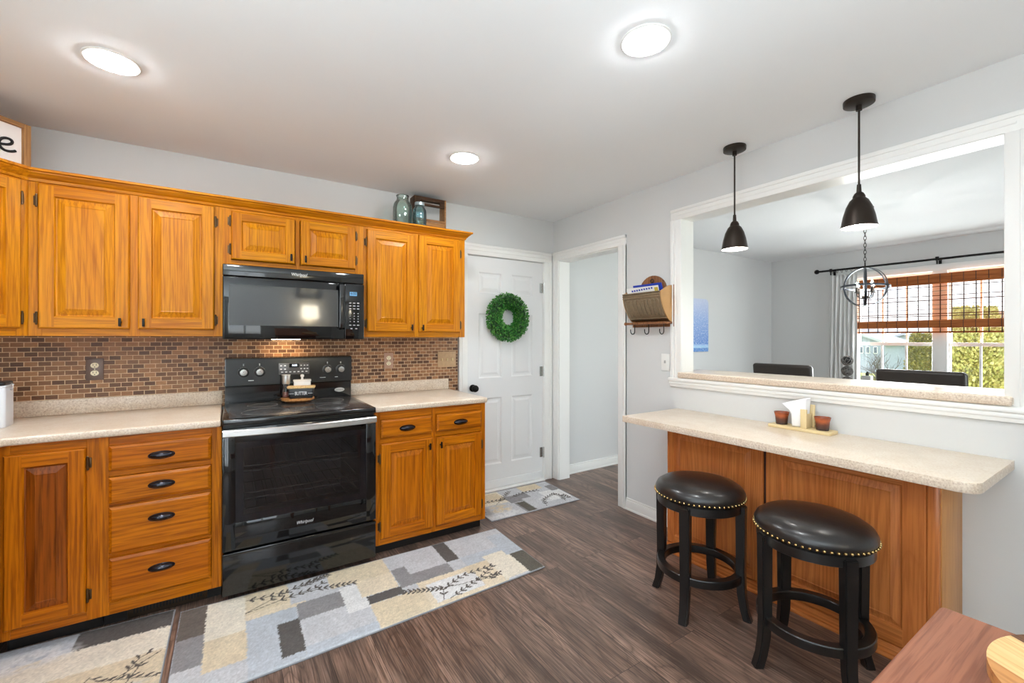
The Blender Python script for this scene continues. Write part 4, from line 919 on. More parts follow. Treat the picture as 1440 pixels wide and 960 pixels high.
for s_ in range(6):
    vv = [[None]*(nv+1) for _ in range(nu+1)]
    for i in range(nu+1):
        for j in range(nv+1):
            u_, v_ = i/nu, j/nv; z = .002+.158*v_; x = -.032-.06*max(0, v_-.45)*(1-u_)*1.6+.062*u_+.010*v_; y = -.030+s_*.008-.022*math.sin(v_*2.2)*(1-u_*.4)*(1 if s_ == 0 else .8)+.010*u_
            if v_ > .55: z -= .045*(v_-.55)/.45*(1-u_)*.9
            vv[i][j] = tb.bm.verts.new((x, y, z))
    for i in range(nu):
        for j in range(nv): tb.bm.faces.new((vv[i][j], vv[i+1][j], vv[i+1][j+1], vv[i][j+1]))
o = obj('napkins', tb, napkin, loc=(2.535, 1.105, BAZ+.016), rotz=-PI/2, ang=60); tag(o, 'folded white paper napkins standing in the caddy', 'napkins', kind=None)
o.modifiers.new('thickness', 'SOLIDIFY').thickness = .001

# ------------------------------------------------------------ stools
def stool(label, loc, rotz):
    t = thing('bar_stool', label, 'stool', loc, rotz, 'stools at the bar counter')
    mb = MB(); mb.lathe((0, 0, 0), [(0, .545), (.196, .545), (.204, .551), (.209, .562), (.209, .574), (.200, .592), (.175, .609), (.13, .620), (.06, .626), (0, .627)], 56); st_ = obj('seat', mb, leather, t)
    mb = MB(); n = 60
    for k in range(n):
        a = 2*PI*k/n; mb.sph((.2095*math.cos(a), .2095*math.sin(a), .5555), .0058, n=8)
    obj('nailhead_trim', mb, brass, st_)
    mb = MB(); mb.lathe((0, 0, 0), [(.196, .500), (.200, .503), (.200, .538), (.192, .545), (.150, .545), (.150, .500)], 56, cap=False); mb.lathe((0, 0, 0), [(.150, .500), (.196, .500)], 56, cap=False); obj('seat_rail', mb, black_wood, t)
    mb = MB(); mb.lathe((0, 0, 0), [(.165, .172), (.199, .172), (.201, .176), (.201, .206), (.198, .210), (.166, .210), (.163, .206), (.163, .176), (.165, .172)], 56, cap=False); obj('foot_ring', mb, black_wood, t)
    for k in range(4):
        a = PI/2*k; e = Vector((math.cos(a), math.sin(a), 0)); f = Vector((-math.sin(a), math.cos(a), 0)); tb = bmesh.new(); rows = []
        for r_, z, hw, hd in ((.193, .533, .024, .021), (.193, .40, .0235, .020), (.192, .22, .022, .019), (.196, .12, .021, .018), (.207, .05, .020, .017), (.222, .0, .019, .018)):
            rows.append([tb.verts.new(e*(r_+dx)+f*dy+Vector((0, 0, z))) for dx, dy in ((-hd, -hw), (hd, -hw), (hd, hw), (-hd, hw))])
        for A, B in zip(rows[:-1], rows[1:]):
            for q in range(4): tb.faces.new((A[q], A[(q+1) % 4], B[(q+1) % 4], B[q]))
        tb.faces.new(rows[0][::-1]); tb.faces.new(rows[-1]); bmesh.ops.recalc_face_normals(tb, faces=tb.faces)
        bmesh.ops.bevel(tb, geom=[ed for ed in tb.edges if abs(ed.verts[0].co.z-ed.verts[1].co.z) > .03 or max(v.co.z for v in ed.verts) > .53], offset=.004, segments=2, affect='EDGES')
        obj('leg', MB()._add(tb, 0), black_wood, t)
    return t
s1 = stool('black leather bar stool farther along the bar, nearer the doorway', (1.988, 1.335, 0), math.radians(16))
dup(s1, (1.985, .823, 0), math.radians(56), 'black leather bar stool nearest the camera, beside the table corner', 'stools at the bar counter')
# ------------------------------------------------------------ foreground table with board
tt = thing('table', 'reddish brown wooden table corner in the lower right foreground', 'table', (.80, -.40, 0))
mb = MB(); mb.prism(rounded_poly([(-.50, -.95, .03), (.493, -.95, .03), (.493, .69, .012), (-.50, .69, .03)], 0), .722, .75, 0, .007, 3); obj('tabletop', mb, cherry, tt)
mb = MB()
for a, b, c_, d in ((-.42, .41, .60, .62), (-.42, .41, -.88, -.86), (-.44, -.42, -.86, .60), (.41, .43, -.86, .60)): mb.box(a, b, c_, d, .63, .721)
obj('apron', mb, cherry, tt)
for x in (-.43, .42):
    for y in (-.87, .61): obj('leg', MB().lathe((x, y, 0), [(.016, 0), (.02, .1), (.03, .5), (.024, .6), (.034, .63)], 16), cherry, tt)
bo = thing('serving_board', 'round striped serving board of pale and dark woods on the table', 'board', (1.125, .005, .7505), math.radians(-28))
rb, strips = .185, [(-.185, -.120, 1), (-.120, -.015, 0), (-.015, .02, 2), (.02, .11, 0), (.11, .185, 1)]
mb = MB()
for x0, x1, mi in strips:
    xs = [x0+(x1-x0)*k/8 for k in range(9)]; up_ = [(x, math.sqrt(max(0, rb*rb-x*x))) for x in xs]; poly = [(x, -y) for x, y in up_]+[(x, y) for x, y in up_[::-1]]
    clean = []
    for p_ in poly:
        if not clean or (abs(p_[0]-clean[-1][0])+abs(p_[1]-clean[-1][1])) > 1e-5: clean.append(p_)
    if abs(clean[0][0]-clean[-1][0])+abs(clean[0][1]-clean[-1][1]) < 1e-5: clean.pop()
    mb.prism(clean, .012, .034, mi)
obj('board_top', mb, [maple, acacia, walnut], bo)
obj('turntable_base', MB().lathe((0, 0, 0), [(0, 0), (.09, 0), (.09, .012), (0, .012)], 32), walnut, bo)

# ------------------------------------------------------------ rugs
C = {k: np.array(lin(*v)[:3]) for k, v in dict(cream=(232, 224, 208), tan=(220, 205, 178), beige=(228, 214, 190), lgrey=(200, 201, 205), blue=(190, 196, 204), mgrey=(146, 144, 146), dgrey=(98, 94, 92), dbrown=(112, 104, 98), white=(226, 226, 226), ink=(94, 88, 84), char=(104, 100, 92)).items()}
def vnoise(u, v, f, seed):
    rs = np.random.RandomState(seed); g = rs.rand(64, 64); x, y = u*f, v*f; xi, yi = np.floor(x).astype(int), np.floor(y).astype(int); fx, fy = x-xi, y-yi
    fx, fy = fx*fx*(3-2*fx), fy*fy*(3-2*fy); G = lambda a, b: g[a % 64, b % 64]
    return (G(xi, yi)*(1-fx)+G(xi+1, yi)*fx)*(1-fy)+(G(xi, yi+1)*(1-fx)+G(xi+1, yi+1)*fx)*fy
def seg_d(u, v, a, b):
    ax, ay = a; bx, by = b; dx, dy = bx-ax, by-ay; q = np.clip(((u-ax)*dx+(v-ay)*dy)/(dx*dx+dy*dy+1e-12), 0, 1); return np.hypot(u-ax-q*dx, v-ay-q*dy)
def leaf_d(u, v, c, ang, l, w):
    dx, dy = u-c[0], v-c[1]; p = dx*math.cos(ang)+dy*math.sin(ang); q = -dx*math.sin(ang)+dy*math.cos(ang); return (p/l)**2+(np.abs(q)/(w))**2
def sprig(u, v, mask, pts, n=9, ll=.017, lw=.0055, both=True, skip=0):
    """stem polyline (metres) with leaves on both sides"""
    for a, b in zip(pts[:-1], pts[1:]): mask |= seg_d(u, v, a, b) < .0022
    tot = sum(math.dist(a, b) for a, b in zip(pts[:-1], pts[1:])); 
    for k in range(n):
        s_ = tot*(skip+(1-skip)*(k+.5)/n); acc = 0
        for a, b in zip(pts[:-1], pts[1:]):
            d = math.dist(a, b)
            if acc+d >= s_:
                q = (s_-acc)/d; p = (a[0]+(b[0]-a[0])*q, a[1]+(b[1]-a[1])*q); an = math.atan2(b[1]-a[1], b[0]-a[0]); break
            acc += d
        for sg_ in ((1, -1) if both else (1,)):
            la = an+sg_*.75; c_ = (p[0]+math.cos(la)*ll*.95, p[1]+math.sin(la)*ll*.95); mask |= leaf_d(u, v, c_, la, ll, lw) < 1
def rug(name, label, corners, W_, H_, patches, sprigs, seed, res=.005, thick=.010, wash=()):
    A, B, Cc, Dd = [np.array(p) for p in corners]; nx, ny = int(W_/res), int(H_/res)
    S_, T_ = np.meshgrid(np.linspace(0, 1, nx+1), np.linspace(0, 1, ny+1), indexing='ij'); u, v = S_*W_, T_*H_
    n1 = vnoise(u, v, 60, seed); n2 = vnoise(u, v, 220, seed+1); n3 = vnoise(u, v, 14, seed+2); n4 = vnoise(u, v, 28, seed+3)
    s2 = S_+(n2-.5)*.006; t2 = T_+(n2-.5)*.014
    col = np.zeros(S_.shape+(3,)); col[:] = C['lgrey']
    for (a, b, c_, d, k) in patches:
        m_ = (s2 >= a) & (s2 < b) & (t2 >= c_) & (t2 < d); col[m_] = C[k]
    for (cs, ct, r1, r2, k, am) in wash:   # soft-edged mottled patches
        q = ((S_-cs)/r1)**2+((T_-ct)/r2)**2; w_ = np.clip(1.3-q, 0, 1)*np.clip((n4*.7+n1*.6-.32)*2.6, 0, 1)*min(1, am*1.25); col = col*(1-w_[..., None])+C[k]*w_[..., None]
    col *= (.93+.10*n3+.06*(n1-.5))[..., None]; n5 = vnoise(u, v, 340, seed+7); n6 = vnoise(u, v, 95, seed+8); col *= (.84+.32*n5)[..., None]; col *= (.93+.14*n6)[..., None]
    mk = np.zeros(S_.shape, bool)
    for pts, n, both, sk in sprigs: sprig(u, v, mk, [(p[0]*W_, p[1]*H_) for p in pts], n, both=both, skip=sk)
    col[mk] = C['ink']*(.8+.5*n2[mk])[..., None]
    ctr = (A+B+Cc+Dd)/4
    X = ((1-S_)*(1-T_))[..., None]*A+(S_*(1-T_))[..., None]*B+((1-S_)*T_)[..., None]*Cc+(S_*T_)[..., None]*Dd-ctr
    ed = np.minimum(np.minimum(S_*W_, (1-S_)*W_), np.minimum(T_*H_, (1-T_)*H_)); z = thick*np.clip(ed/.006, .55, 1)+.0016*(n2-.5)+.0012*np.sin(S_*9+seed)*(1-T_)
    co = np.concatenate([X, z[..., None]], -1).reshape(-1, 3); idx = np.arange((nx+1)*(ny+1)).reshape(nx+1, ny+1)
    fs = np.stack([idx[:-1, :-1], idx[1:, :-1], idx[1:, 1:], idx[:-1, 1:]], -1).reshape(-1, 4)
    me = bpy.data.meshes.new('pile'); me.from_pydata(co.tolist(), [], fs.tolist()); me.update()
    ca = me.color_attributes.new('Col', 'FLOAT_COLOR', 'POINT'); ca.data.foreach_set('color', np.concatenate([col.reshape(-1, 3), np.ones((len(co), 1))], 1).astype(np.float32).ravel())
    me.materials.append(rug_m); me.polygons.foreach_set('use_smooth', [True]*len(me.polygons))
    t = thing(name, label, 'rug', (ctr[0], ctr[1], 0)); o = bpy.data.objects.new('pile', me); COL.objects.link(o); o.parent = t
    mb = MB(); q = [A-ctr, B-ctr, Dd-ctr, Cc-ctr]; g = 1.0
    mb.tube([(p[0], p[1], .004) for p in q], .0038, 8, closed=True); mb.face([(p[0], p[1], .001) for p in q]); obj('binding', mb, rug_edge, t)
    return t
P1 = [(0, .06, .62, 1, 'dbrown'), (0, .06, .3, .62, 'mgrey'), (0, .06, 0, .3, 'lgrey'), (.06, .15, .52, 1, 'cream'), (.06, .15, .2, .52, 'tan'), (.06, .15, 0, .2, 'lgrey'),
      (.15, .30, .66, 1, 'tan'), (.15, .30, .60, .70, 'beige'), (.15, .27, 0, .62, 'blue'), (.22, .272, .07, .45, 'dgrey'), (.26, .40, .66, 1, 'lgrey'), (.272, .39, .42, .645, 'mgrey'), (.272, .39, 0, .42, 'lgrey'), (.272, .46, .0, .10, 'blue'),
      (.37, .55, .71, 1, 'tan'), (.39, .46, .30, .68, 'white'), (.44, .55, .45, .71, 'beige'), (.39, .46, .10, .30, 'lgrey'), (.45, .553, .325, .445, 'dgrey'), (.45, .66, 0, .322, 'tan'), (.55, .73, .74, 1, 'lgrey'), (.553, .73, .41, .74, 'mgrey'), (.60, .73, .58, .74, 'lgrey'),
      (.60, .86, .0, .41, 'beige'), (.62, .78, .05, .34, 'white'), (.73, .95, .59, 1, 'lgrey'), (.73, .777, .59, 1, 'dgrey'), (.78, .93, .42, .60, 'blue'), (.76, .87, .3, .42, 'tan'), (.85, .945, .02, .50, 'cream'), (.93, 1, .39, .86, 'blue'), (.94, 1, 0, .39, 'char'), (.95, 1, .86, 1, 'lgrey')]
G1 = [([(.15, .72), (.22, .82), (.29, .90), (.37, .96)], 8, True, .25), ([(.15, .72), (.25, .775), (.33, .80), (.36, .86)], 6, True, .35), ([(.28, .78), (.35, .77), (.44, .71)], 7, True, .3), ([(.15, .90), (.20, .87), (.25, .88)], 4, True, .0), ([(.29, .88), (.34, .93), (.38, .97)], 4, True, .1),
      ([(.64, .06), (.66, .20), (.74, .30), (.855, .30)], 10, True, .05), ([(.66, .05), (.73, .12), (.79, .18), (.855, .30)], 9, True, .05), ([(.72, .18), (.64, .24), (.555, .34)], 9, True, .3), ([(.81, .10), (.83, .16), (.85, .14)], 4, True, 0), ([(.72, .18), (.78, .16), (.83, .09)], 3, False, .3)]
WS1 = [(.03, .18, .05, .2, 'cream', .8), (.10, .12, .09, .14, 'mgrey', .55), (.10, .10, .08, .10, 'white', .8), (.18, .2, .06, .2, 'white', .7), (.2, .08, .08, .1, 'mgrey', .5), (.20, .45, .05, .15, 'beige', .6), (.33, .25, .06, .2, 'white', .5), (.25, .18, .025, .1, 'mgrey', .8), (.65, .85, .08, .15, 'white', .6), (.66, .62, .06, .1, 'mgrey', .3), (.84, .88, .08, .14, 'white', .8), (.89, .70, .045, .17, 'tan', 1.0), (.96, .75, .04, .2, 'white', .6), (.75, .92, .03, .1, 'mgrey', .7), (.5, .85, .06, .12, 'cream', .5)]
rug('runner_rug', 'patchwork runner rug with leafy sprigs in front of the stove', [(-.196, 1.962), (1.536, 2.024), (-.193, 2.640), (1.558, 2.612)], 1.75, .62, P1, G1, 11)
P2 = [(0, 1, .955, 1, 'dgrey'), (0, 1, .90, .955, 'mgrey'), (.45, 1, .88, .98, 'dgrey'), (0, .45, .86, 1, 'blue'), (0, 1, .74, .885, 'cream'), (0, 1, .55, .745, 'tan'), (0, .35, .50, .74, 'cream'), (.25, 1, .38, .55, 'blue'), (0, .5, .2, .45, 'mgrey'), (.5, 1, 0, .3, 'beige')]
G2 = [([(.62, .58), (.78, .66), (.97, .735)], 0, True, 0), ([(.55, .62), (.62, .70), (.68, .665), (.85, .63), (.98, .60)], 8, False, .3), ([(.80, .66), (.86, .73), (.92, .745)], 4, False, .1), ([(.70, .50), (.80, .58), (.88, .70)], 3, True, .4), ([(.7, .52), (.78, .57), (.9, .5)], 6, True, .2)]
rug('kitchen_mat', 'patchwork mat in front of the drawer cabinet, left of the runner', [(-.84, 1.42), (-.226, 1.45), (-.83, 2.705), (-.219, 2.682)], .62, 1.24, P2, G2, 23, wash=[(.2, .9, .3, .06, 'white', .7), (.8, .55, .2, .06, 'blue', .8)])
P3 = [(0, .08, 0, .55, 'mgrey'), (.08, .38, .45, 1, 'cream'), (0, 1, 0, .3, 'lgrey'), (.05, .35, .1, .5, 'lgrey'), (.38, .50, .02, .40, 'mgrey'), (.40, .49, .02, .40, 'char'), (.36, .62, .42, .70, 'mgrey'), (.62, .86, .75, 1, 'tan'), (.5, .78, .15, .5, 'lgrey'), (.75, 1, .2, .6, 'white'), (.9, 1, .55, .8, 'mgrey'), (.1, .36, .6, .95, 'tan')]
G3 = [([(.22, .50), (.34, .66), (.5, .9)], 7, True, .2), ([(.08, .70), (.2, .66), (.36, .62)], 6, True, .1), ([(.42, .62), (.58, .72), (.78, .70)], 8, True, .1), ([(.62, .05), (.68, .3), (.86, .42)], 8, True, .1), ([(.86, .08), (.9, .3), (.86, .42)], 7, True, .1), ([(.95, .1), (.93, .3)], 4, True, .1)]
rug('door_mat', 'small patchwork mat with sprigs on the floor at the white door', [(1.598, 2.733), (2.424, 2.716), (1.615, 3.248), (2.458, 3.233)], .83, .51, P3, G3, 35, res=.006, thick=.006, wash=[(.2, .33, .12, .16, 'tan', .9), (.15, .1, .2, .12, 'white', .6), (.75, .3, .12, .12, 'white', .7), (.05, .35, .06, .2, 'mgrey', .5)])

# ------------------------------------------------------------ lights: recessed, pendants
def recessed(label, x, y, r=.092):
    t = thing('recessed_light', label, 'ceiling light', (x, y, CZ), 0, 'recessed ceiling lights')
    obj('trim_ring', MB().lathe((0, 0, 0), [(r, 0), (r, -.003), (r-.006, -.006), (r*.82, -.004), (r*.80, 0)], 48, cap=False), white_pl, t)
    obj('lens', MB().lathe((0, 0, 0), [(r*.80, -.003), (r*.76, -.009), (r*.6, -.014), (r*.3, -.017), (0, -.018)], 48, cap=False), lens_m, t)
    return t
r0 = recessed('round lit recessed light in the ceiling above the left cabinets', -.392, 2.35)
dup(r0, (1.309, 1.10, CZ), 0, 'round lit recessed light nearest the camera in the ceiling centre')
dup(r0, (1.221, 2.423, CZ), 0, 'small-looking lit recessed light near the cabinet with the jars')
dup(r0, (-.392, 1.10, CZ), 0, 'round lit recessed light overhead, outside the photograph')
def pendant(label, x, y):
    t = thing('pendant_light', label, 'pendant light', (x, y, CZ), 0, 'bronze pendants over the bar')
    obj('canopy', MB().lathe((0, 0, 0), [(0, 0), (.060, 0), (.061, -.004), (.060, -.022), (.054, -.025), (.012, -.027), (.012, -.05), (0, -.05)], 40), bronze, t)
    obj('rod', MB().cyl((0, 0, -.05), (0, 0, -.405), .0045, n=12), bronze, t)
    obj('socket_cap', MB().lathe((0, 0, 0), [(0, -.395), (.008, -.395), (.010, -.43), (.018, -.437), (.024, -.45), (.025, -.462), (0, -.464)], 28), bronze, t)
    pr = [(.018, -.452), (.036, -.470), (.050, -.500), (.061, -.540), (.068, -.580), (.0715, -.594)]
    mb = MB(); mb.lathe((0, 0, 0), pr, 44, 0, cap=False); mb.lathe((0, 0, 0), [(r_-.0022, z-.001) for r_, z in pr][::-1], 44, 1, cap=False); mb.torus((0, 0, -.594), .0705, .0016, 44, 6, 0)
    obj('shade', mb, [bronze, shade_in], t)
    obj('bulb', MB().lathe((0, 0, 0), [(0, -.584), (.020, -.580), (.030, -.562), (.028, -.540), (.014, -.510), (.012, -.47), (0, -.468)], 24), bulb_m, t)
    return t
p1 = pendant('bronze dome pendant light nearer the camera, over the bar', 2.470, .832)
dup(p1, (2.470, 1.430, CZ), 0, 'bronze dome pendant light farther back, nearer the mail rack')

# ------------------------------------------------------------ dining room
def chair(label, loc, rotz):
    t = thing('dining_chair', label, 'chair', loc, rotz, 'leather dining chairs')
    tb = bmesh.new(); bmesh.ops.create_grid(tb, x_segments=12, y_segments=14, size=1)
    mb = MB(); mb.box(-.245, -.185, -.222, .222, .40, 1.13, .022, 4); o = obj('backrest', mb, leather_b, t)
    for v in o.data.vertices:
        z = v.co.z
        v.co.x -= .09*max(0, (z-.45)/.65)**1.4; v.co.z += -.012*(v.co.y/.225)**2*(1 if z > 1 else 0)
    mb = MB(); mb.box(-.20, .26, -.23, .23, .40, .50, .025, 4); obj('seat', mb, leather_b, t)
    for x in (-.20, .22):
        for y in (-.19, .19): obj('leg', MB().lathe((x, y, 0), [(.016, 0), (.022, .40)], 10), black_wood, t)
    return t
ch = chair('dark brown leather dining chair behind the ledge, toward the plain wall', (4.06, 1.783, 0), 0)
dup(ch, (4.06, .942, 0), 0, 'dark brown leather dining chair behind the ledge, before the window')
dt = thing('dining_table', 'dark dining table beyond the leather chairs, under the orb chandelier', 'table', (4.68, 1.5, 0))
mb = MB(); mb.prism(rounded_poly([(-.48, -.95, .05), (.48, -.95, .05), (.48, .95, .05), (-.48, .95, .05)], 0), .72, .76, 0, .008); obj('tabletop', mb, walnut, dt)
for x in (-.4, .4):
    for y in (-.85, .85): obj('leg', MB().box(x-.035, x+.035, y-.035, y+.035, 0, .72, .004), walnut, dt)
# ball tower on the dining table
wicker = plain('grey_wicker', lin(120, 116, 112), .7)
dk = thing('wicker_ball_tower', 'tower of stacked grey wicker balls beside the curtain', 'ornament', (4.99, 1.775, .76))
rnd = random.Random(5)
for z in (.055, .155, .255, .355):
    mb = MB()
    for k in range(16):
        M_ = Matrix.Rotation(rnd.random()*PI, 3, 'X') @ Matrix.Rotation(rnd.random()*PI, 3, 'Y') @ Matrix.Rotation(rnd.random()*PI, 3, 'Z'); mb.torus((0, 0, z), .046, .003, 24, 5, 0, M_)
    mb.sph((0, 0, z), .034, n=14, mi=1); obj('wicker_ball', mb, [wicker, black_satin], dk)
obj('stand', MB().lathe((0, 0, 0), [(0, 0), (.035, 0), (.035, .008), (0, .01)], 20), black_satin, dk)
pp = thing('plant_pot', 'small grey square pot on the dining table before the window', 'pot', (5.0, 1.62, .76))
mb = MB(); mb.prism([(-.034, -.034), (.034, -.034), (.034, .034), (-.034, .034)], 0, .222, 0, .004); obj('pot', mb, plain('pale_grey_pot', lin(176, 178, 174), .6), pp)
obj('plant_stub', MB().lathe((0, 0, .22), [(.012, 0), (.014, .02), (0, .045)], 10), plain('dark_plant', lin(40, 46, 34), .7), pp)
# chandelier
cl = thing('chandelier', 'metal orb chandelier with lit candle bulbs hanging in the dining room', 'chandelier', (4.55, 1.49, 1.765))
obj('canopy', MB().lathe((0, 0, CZ-1.765), [(0, 0), (.06, 0), (.058, -.02), (0, -.03)], 28), bronze, cl)
mb = MB(); z = CZ-1.765-.03; kk = 0
while z > .20:
    mb.torus((0, 0, z-.018), .0095, .0022, 14, 6, 0, Matrix.Rotation(PI/2*(kk % 2), 3, 'Z') @ Matrix.Rotation(PI/2, 3, 'X') @ Matrix.Diagonal((1, 2.0, 1)).to_3x3()); z -= .030; kk += 1
mb.cyl((0, 0, .165), (0, 0, .21), .005, n=8); obj('chain', mb, bronze, cl)
ORB = plain('dark_steel_band', lin(74, 78, 84), .35, .9)
sec = [(-.0012, -.009), (.0012, -.009), (.0012, .009), (-.0012, .009)]
def band(R_, M_, mat=ORB):
    tb = bmesh.new(); n = 56; rows = []
    for k in range(n):
        a = 2*PI*k/n; rows.append([tb.verts.new(M_ @ Vector(((R_+dr)*math.cos(a), (R_+dr)*math.sin(a), dz))) for dr, dz in ((-.0015, -.008), (.0015, -.008), (.0015, .008), (-.0015, .008))])
    for k in range(n):
        A, B = rows[k], rows[(k+1) % n]
        for q in range(4): tb.faces.new((A[q], A[(q+1) % 4], B[(q+1) % 4], B[q]))
    bmesh.ops.recalc_face_normals(tb, faces=tb.faces); obj('ring', MB()._add(tb, 0), mat, cl)
band(.168, Matrix.Rotation(.06, 3, 'Y'))
for a in (.35, .35+PI/3, .35+2*PI/3): band(.164, Matrix.Rotation(a, 3, 'Z') @ Matrix.Rotation(PI/2, 3, 'X'))
mb = MB(); mb.cyl((0, 0, .165), (0, 0, -.165), .005, n=8); mb.lathe((0, 0, -.10), [(.02, 0), (.026, .01), (.02, .025), (.006, .03)], 16)
obj('stem', mb, bronze, cl)
for k in range(4):
    a = PI/4+PI/2*k+.2; e = Vector((math.cos(a), math.sin(a), 0))
    mb = MB(); mb.tube([e*.01+Vector((0, 0, -.085)), e*.04+Vector((0, 0, -.095)), e*.065+Vector((0, 0, -.08)), e*.07+Vector((0, 0, -.05))], .004, 8); mb.lathe(e*.07+Vector((0, 0, -.05)), [(.014, 0), (.016, .006), (.009, .008), (.009, .045)], 14); ar = obj('candle_arm', mb, bronze, cl)
    obj('bulb', MB().lathe(e*.07, [(.006, -.004), (.012, .015), (.013, .03), (.006, .05), (0, .062)], 14, cap=False).lathe(e*.07+Vector((0, 0, .012)), [(0, 0), (.004, .003), (.0045, .02), (0, .026)], 10, 1), [shaker_glass, chbulb_m], ar)
# curtain, rod
rd = thing('curtain_rod', 'black curtain rod with ball finial above the bamboo shade', 'curtain rod', (6.53, 2.64, 2.205))
obj('rod', MB().cyl((0, 0, 0), (0, -2.3, -.012), .0125, n=14), blackmetal, rd)
obj('finial', MB().sph((0, .02, 0), .030, n=16), blackmetal, rd)
for y in (-.14, -1.15, -2.15):
    mb = MB(); mb.box(0, .118, y-.008, y+.008, -.012, .012); mb.box(.105, .118, y-.012, y+.012, -.06, .02); mb.cyl((0, y, -.02), (0, y, .02), .016, n=12); mb.box(-.006, .006, y-.006, y+.006, -.06, -.015); obj('bracket', mb, blackmetal, rd)
cu = thing('curtain', 'long grey white curtain gathered at the left of the dining window', 'curtain', (6.53, 2.36, 0))
tb = MB(); nu, nv = 90, 24; vv = []
for j in range(nv+1):
    z = .02+(2.135-.02)*j/nv; row = []
    for i in range(nu+1):
        q = i/nu-.5; sq = .285*(1+.12*(1-j/nv)); row.append(tb.bm.verts.new((.028*math.sin(i/nu*2*PI*6.5+.25*math.sin(j*.3))+.008*math.sin(j*.5+i*.3), q*sq+.02*(1-j/nv), z)))
    vv.append(row)
for j in range(nv):
    for i in range(nu): tb.bm.faces.new((vv[j][i], vv[j][i+1], vv[j+1][i+1], vv[j+1][i]))
o = obj('drape', tb, curtain_m, cu, ang=80); o.modifiers.new('thickness', 'SOLIDIFY').thickness = .003
for k in range(6): obj('ring', MB().torus((0, -.13+k*.05, 2.188), .022, .0022, 18, 6, 0, Matrix.Rotation(PI/2, 3, 'X')), blackmetal, cu)
# bamboo roman shade
bs = thing('bamboo_shade', 'brown woven bamboo roman shade pulled halfway down the window', 'window shade', (6.585, 1.49, 0))
y0, y1 = -.80, .785
mb = MB(); mb.box(-.008, .008, y0, y1, 1.935, 2.045, .003); mb.box(-.014, -.008, y0, y1, 1.955, 2.043, .003); obj('valance', mb, bamboo, bs)
mb = MB(); mb.box(-.020, .012, y0, y1, 1.445, 1.535, .010, 3); mb.box(-.028, -.018, y0, y1, 1.455, 1.520, .004, 2); obj('bottom_fold', mb, bamboo, bs)
mb = MB(); z = 1.54
while z < 1.935: mb.box(-.0015, .0015, y0, y1, z, z+.0052); z += .0135
z = 1.405
while z < 1.445: mb.box(-.0015, .0015, y0, y1, z, z+.0052); z += .0135
mb.box(-.004, .004, y0, y1, 1.390, 1.405)
obj('slats', mb, bamboo, bs)
mb = MB(); y = y0+.05
while y < y1:
    mb.box(-.0045, -.002, y-.0045, y+.0045, 1.39, 1.95); mb.box(-.030, -.0275, y-.0025, y+.0025, 1.45, 1.53); mb.box(-.0165, -.0135, y-.0025, y+.0025, 1.95, 2.04); y += .092
for z in (1.575, 1.60, 1.65, 1.70, 1.75, 1.80, 1.85, 1.90): mb.box(-.0042, -.002, y0, y1, z, z+.0060)
obj('cords', mb, cord_m, bs)
# art on the dining back wall
def art_mat():
    m, t, p = nodes('blue_winter_print'); tc = N(t, 'ShaderNodeTexCoord'); sp = N(t, 'ShaderNodeSeparateXYZ'); L(t, tc.outputs['Object'], sp.inputs[0])
    c1 = ramp(t, mathn(t, 'DIVIDE', sp.outputs[2], .66), [(0, lin(70, 130, 200)), (.06, lin(70, 130, 200)), (.08, lin(160, 205, 235)), (.12, lin(150, 190, 230)), (.15, lin(84, 130, 200)), (.6, lin(140, 168, 216)), (1, lin(196, 204, 226))])
    nz = N(t, 'ShaderNodeTexNoise', Scale=55, Detail=4); L(t, tc.outputs['Object'], nz.inputs['Vector']); L(t, mixc(t, ramp(t, nz.outputs['Fac'], [(.5, (0, 0, 0, 1)), (.7, (.7, .7, .7, 1))]), c1, lin(206, 216, 236)), p.inputs['Base Color']); p.inputs['Roughness'].default_value = .6; return m
ar = MB(); ar.prism(rounded_poly([(0, 0, 0), (.50, 0, 0), (.50, .655, .06), (0, .655, .06)], 0), 0, .02, 0, .002, M=Matrix.Rotation(PI/2, 4, 'X'))
tag(obj('canvas_print', ar, art_mat(), loc=(4.57, D, 1.165)), 'blue canvas print on the dining wall beside the opening', 'picture')

# ------------------------------------------------------------ behind the camera (seen in the black glass): shelf, lamp, clock
sf = thing('wall_shelf', 'white wall shelf on the rear wall carrying the lit lamp', 'shelf', (1.12, YR, 1.36), PI)
obj('board', MB().box(-.32, .32, -.24, -.001, -.03, 0, .004), trim_m, sf)
for x in (-.22, .22): obj('bracket', MB().box(x-.015, x+.015, -.18, -.001, -.12, -.03), trim_m, sf)
lp = thing('table_lamp', 'lit table lamp with a cream drum shade on the rear shelf', 'lamp', (1.12, YR+.14, 1.36))
obj('base', MB().lathe((0, 0, 0), [(0, 0), (.06, 0), (.06, .015), (.02, .03), (.03, .12), (.05, .18), (.02, .26), (.008, .30), (0, .30)], 24), chrome, lp)
obj('lamp_shade', MB().lathe((0, 0, .29), [(.125, 0), (.12, .21)], 36, cap=False), lampshade_m, lp)
ck = thing('wall_clock', 'square black-framed clock on the rear wall above the lamp', 'clock', (1.12, YR, 2.18), PI)
mb = MB()
for a, b, c_, d in ((-.19, .19, .13, .19), (-.19, .19, -.19, -.13), (-.19, -.13, -.13, .13), (.13, .19, -.13, .13)): mb.box(a, b, -.03, -.001, c_, d, .004)
obj('frame', mb, black_satin, ck); obj('dial', MB().box(-.13, .13, -.012, -.002, -.13, .13), plain('cream_dial', lin(226, 220, 206), .6), ck)
mb = MB(); mb.box(-.004, .004, -.018, -.013, 0, .09, M=Matrix.Rotation(.6, 4, 'Y')); mb.box(-.005, .005, -.018, -.013, 0, .06, M=Matrix.Rotation(-2.4, 4, 'Y')); obj('hands', mb, ink, ck)

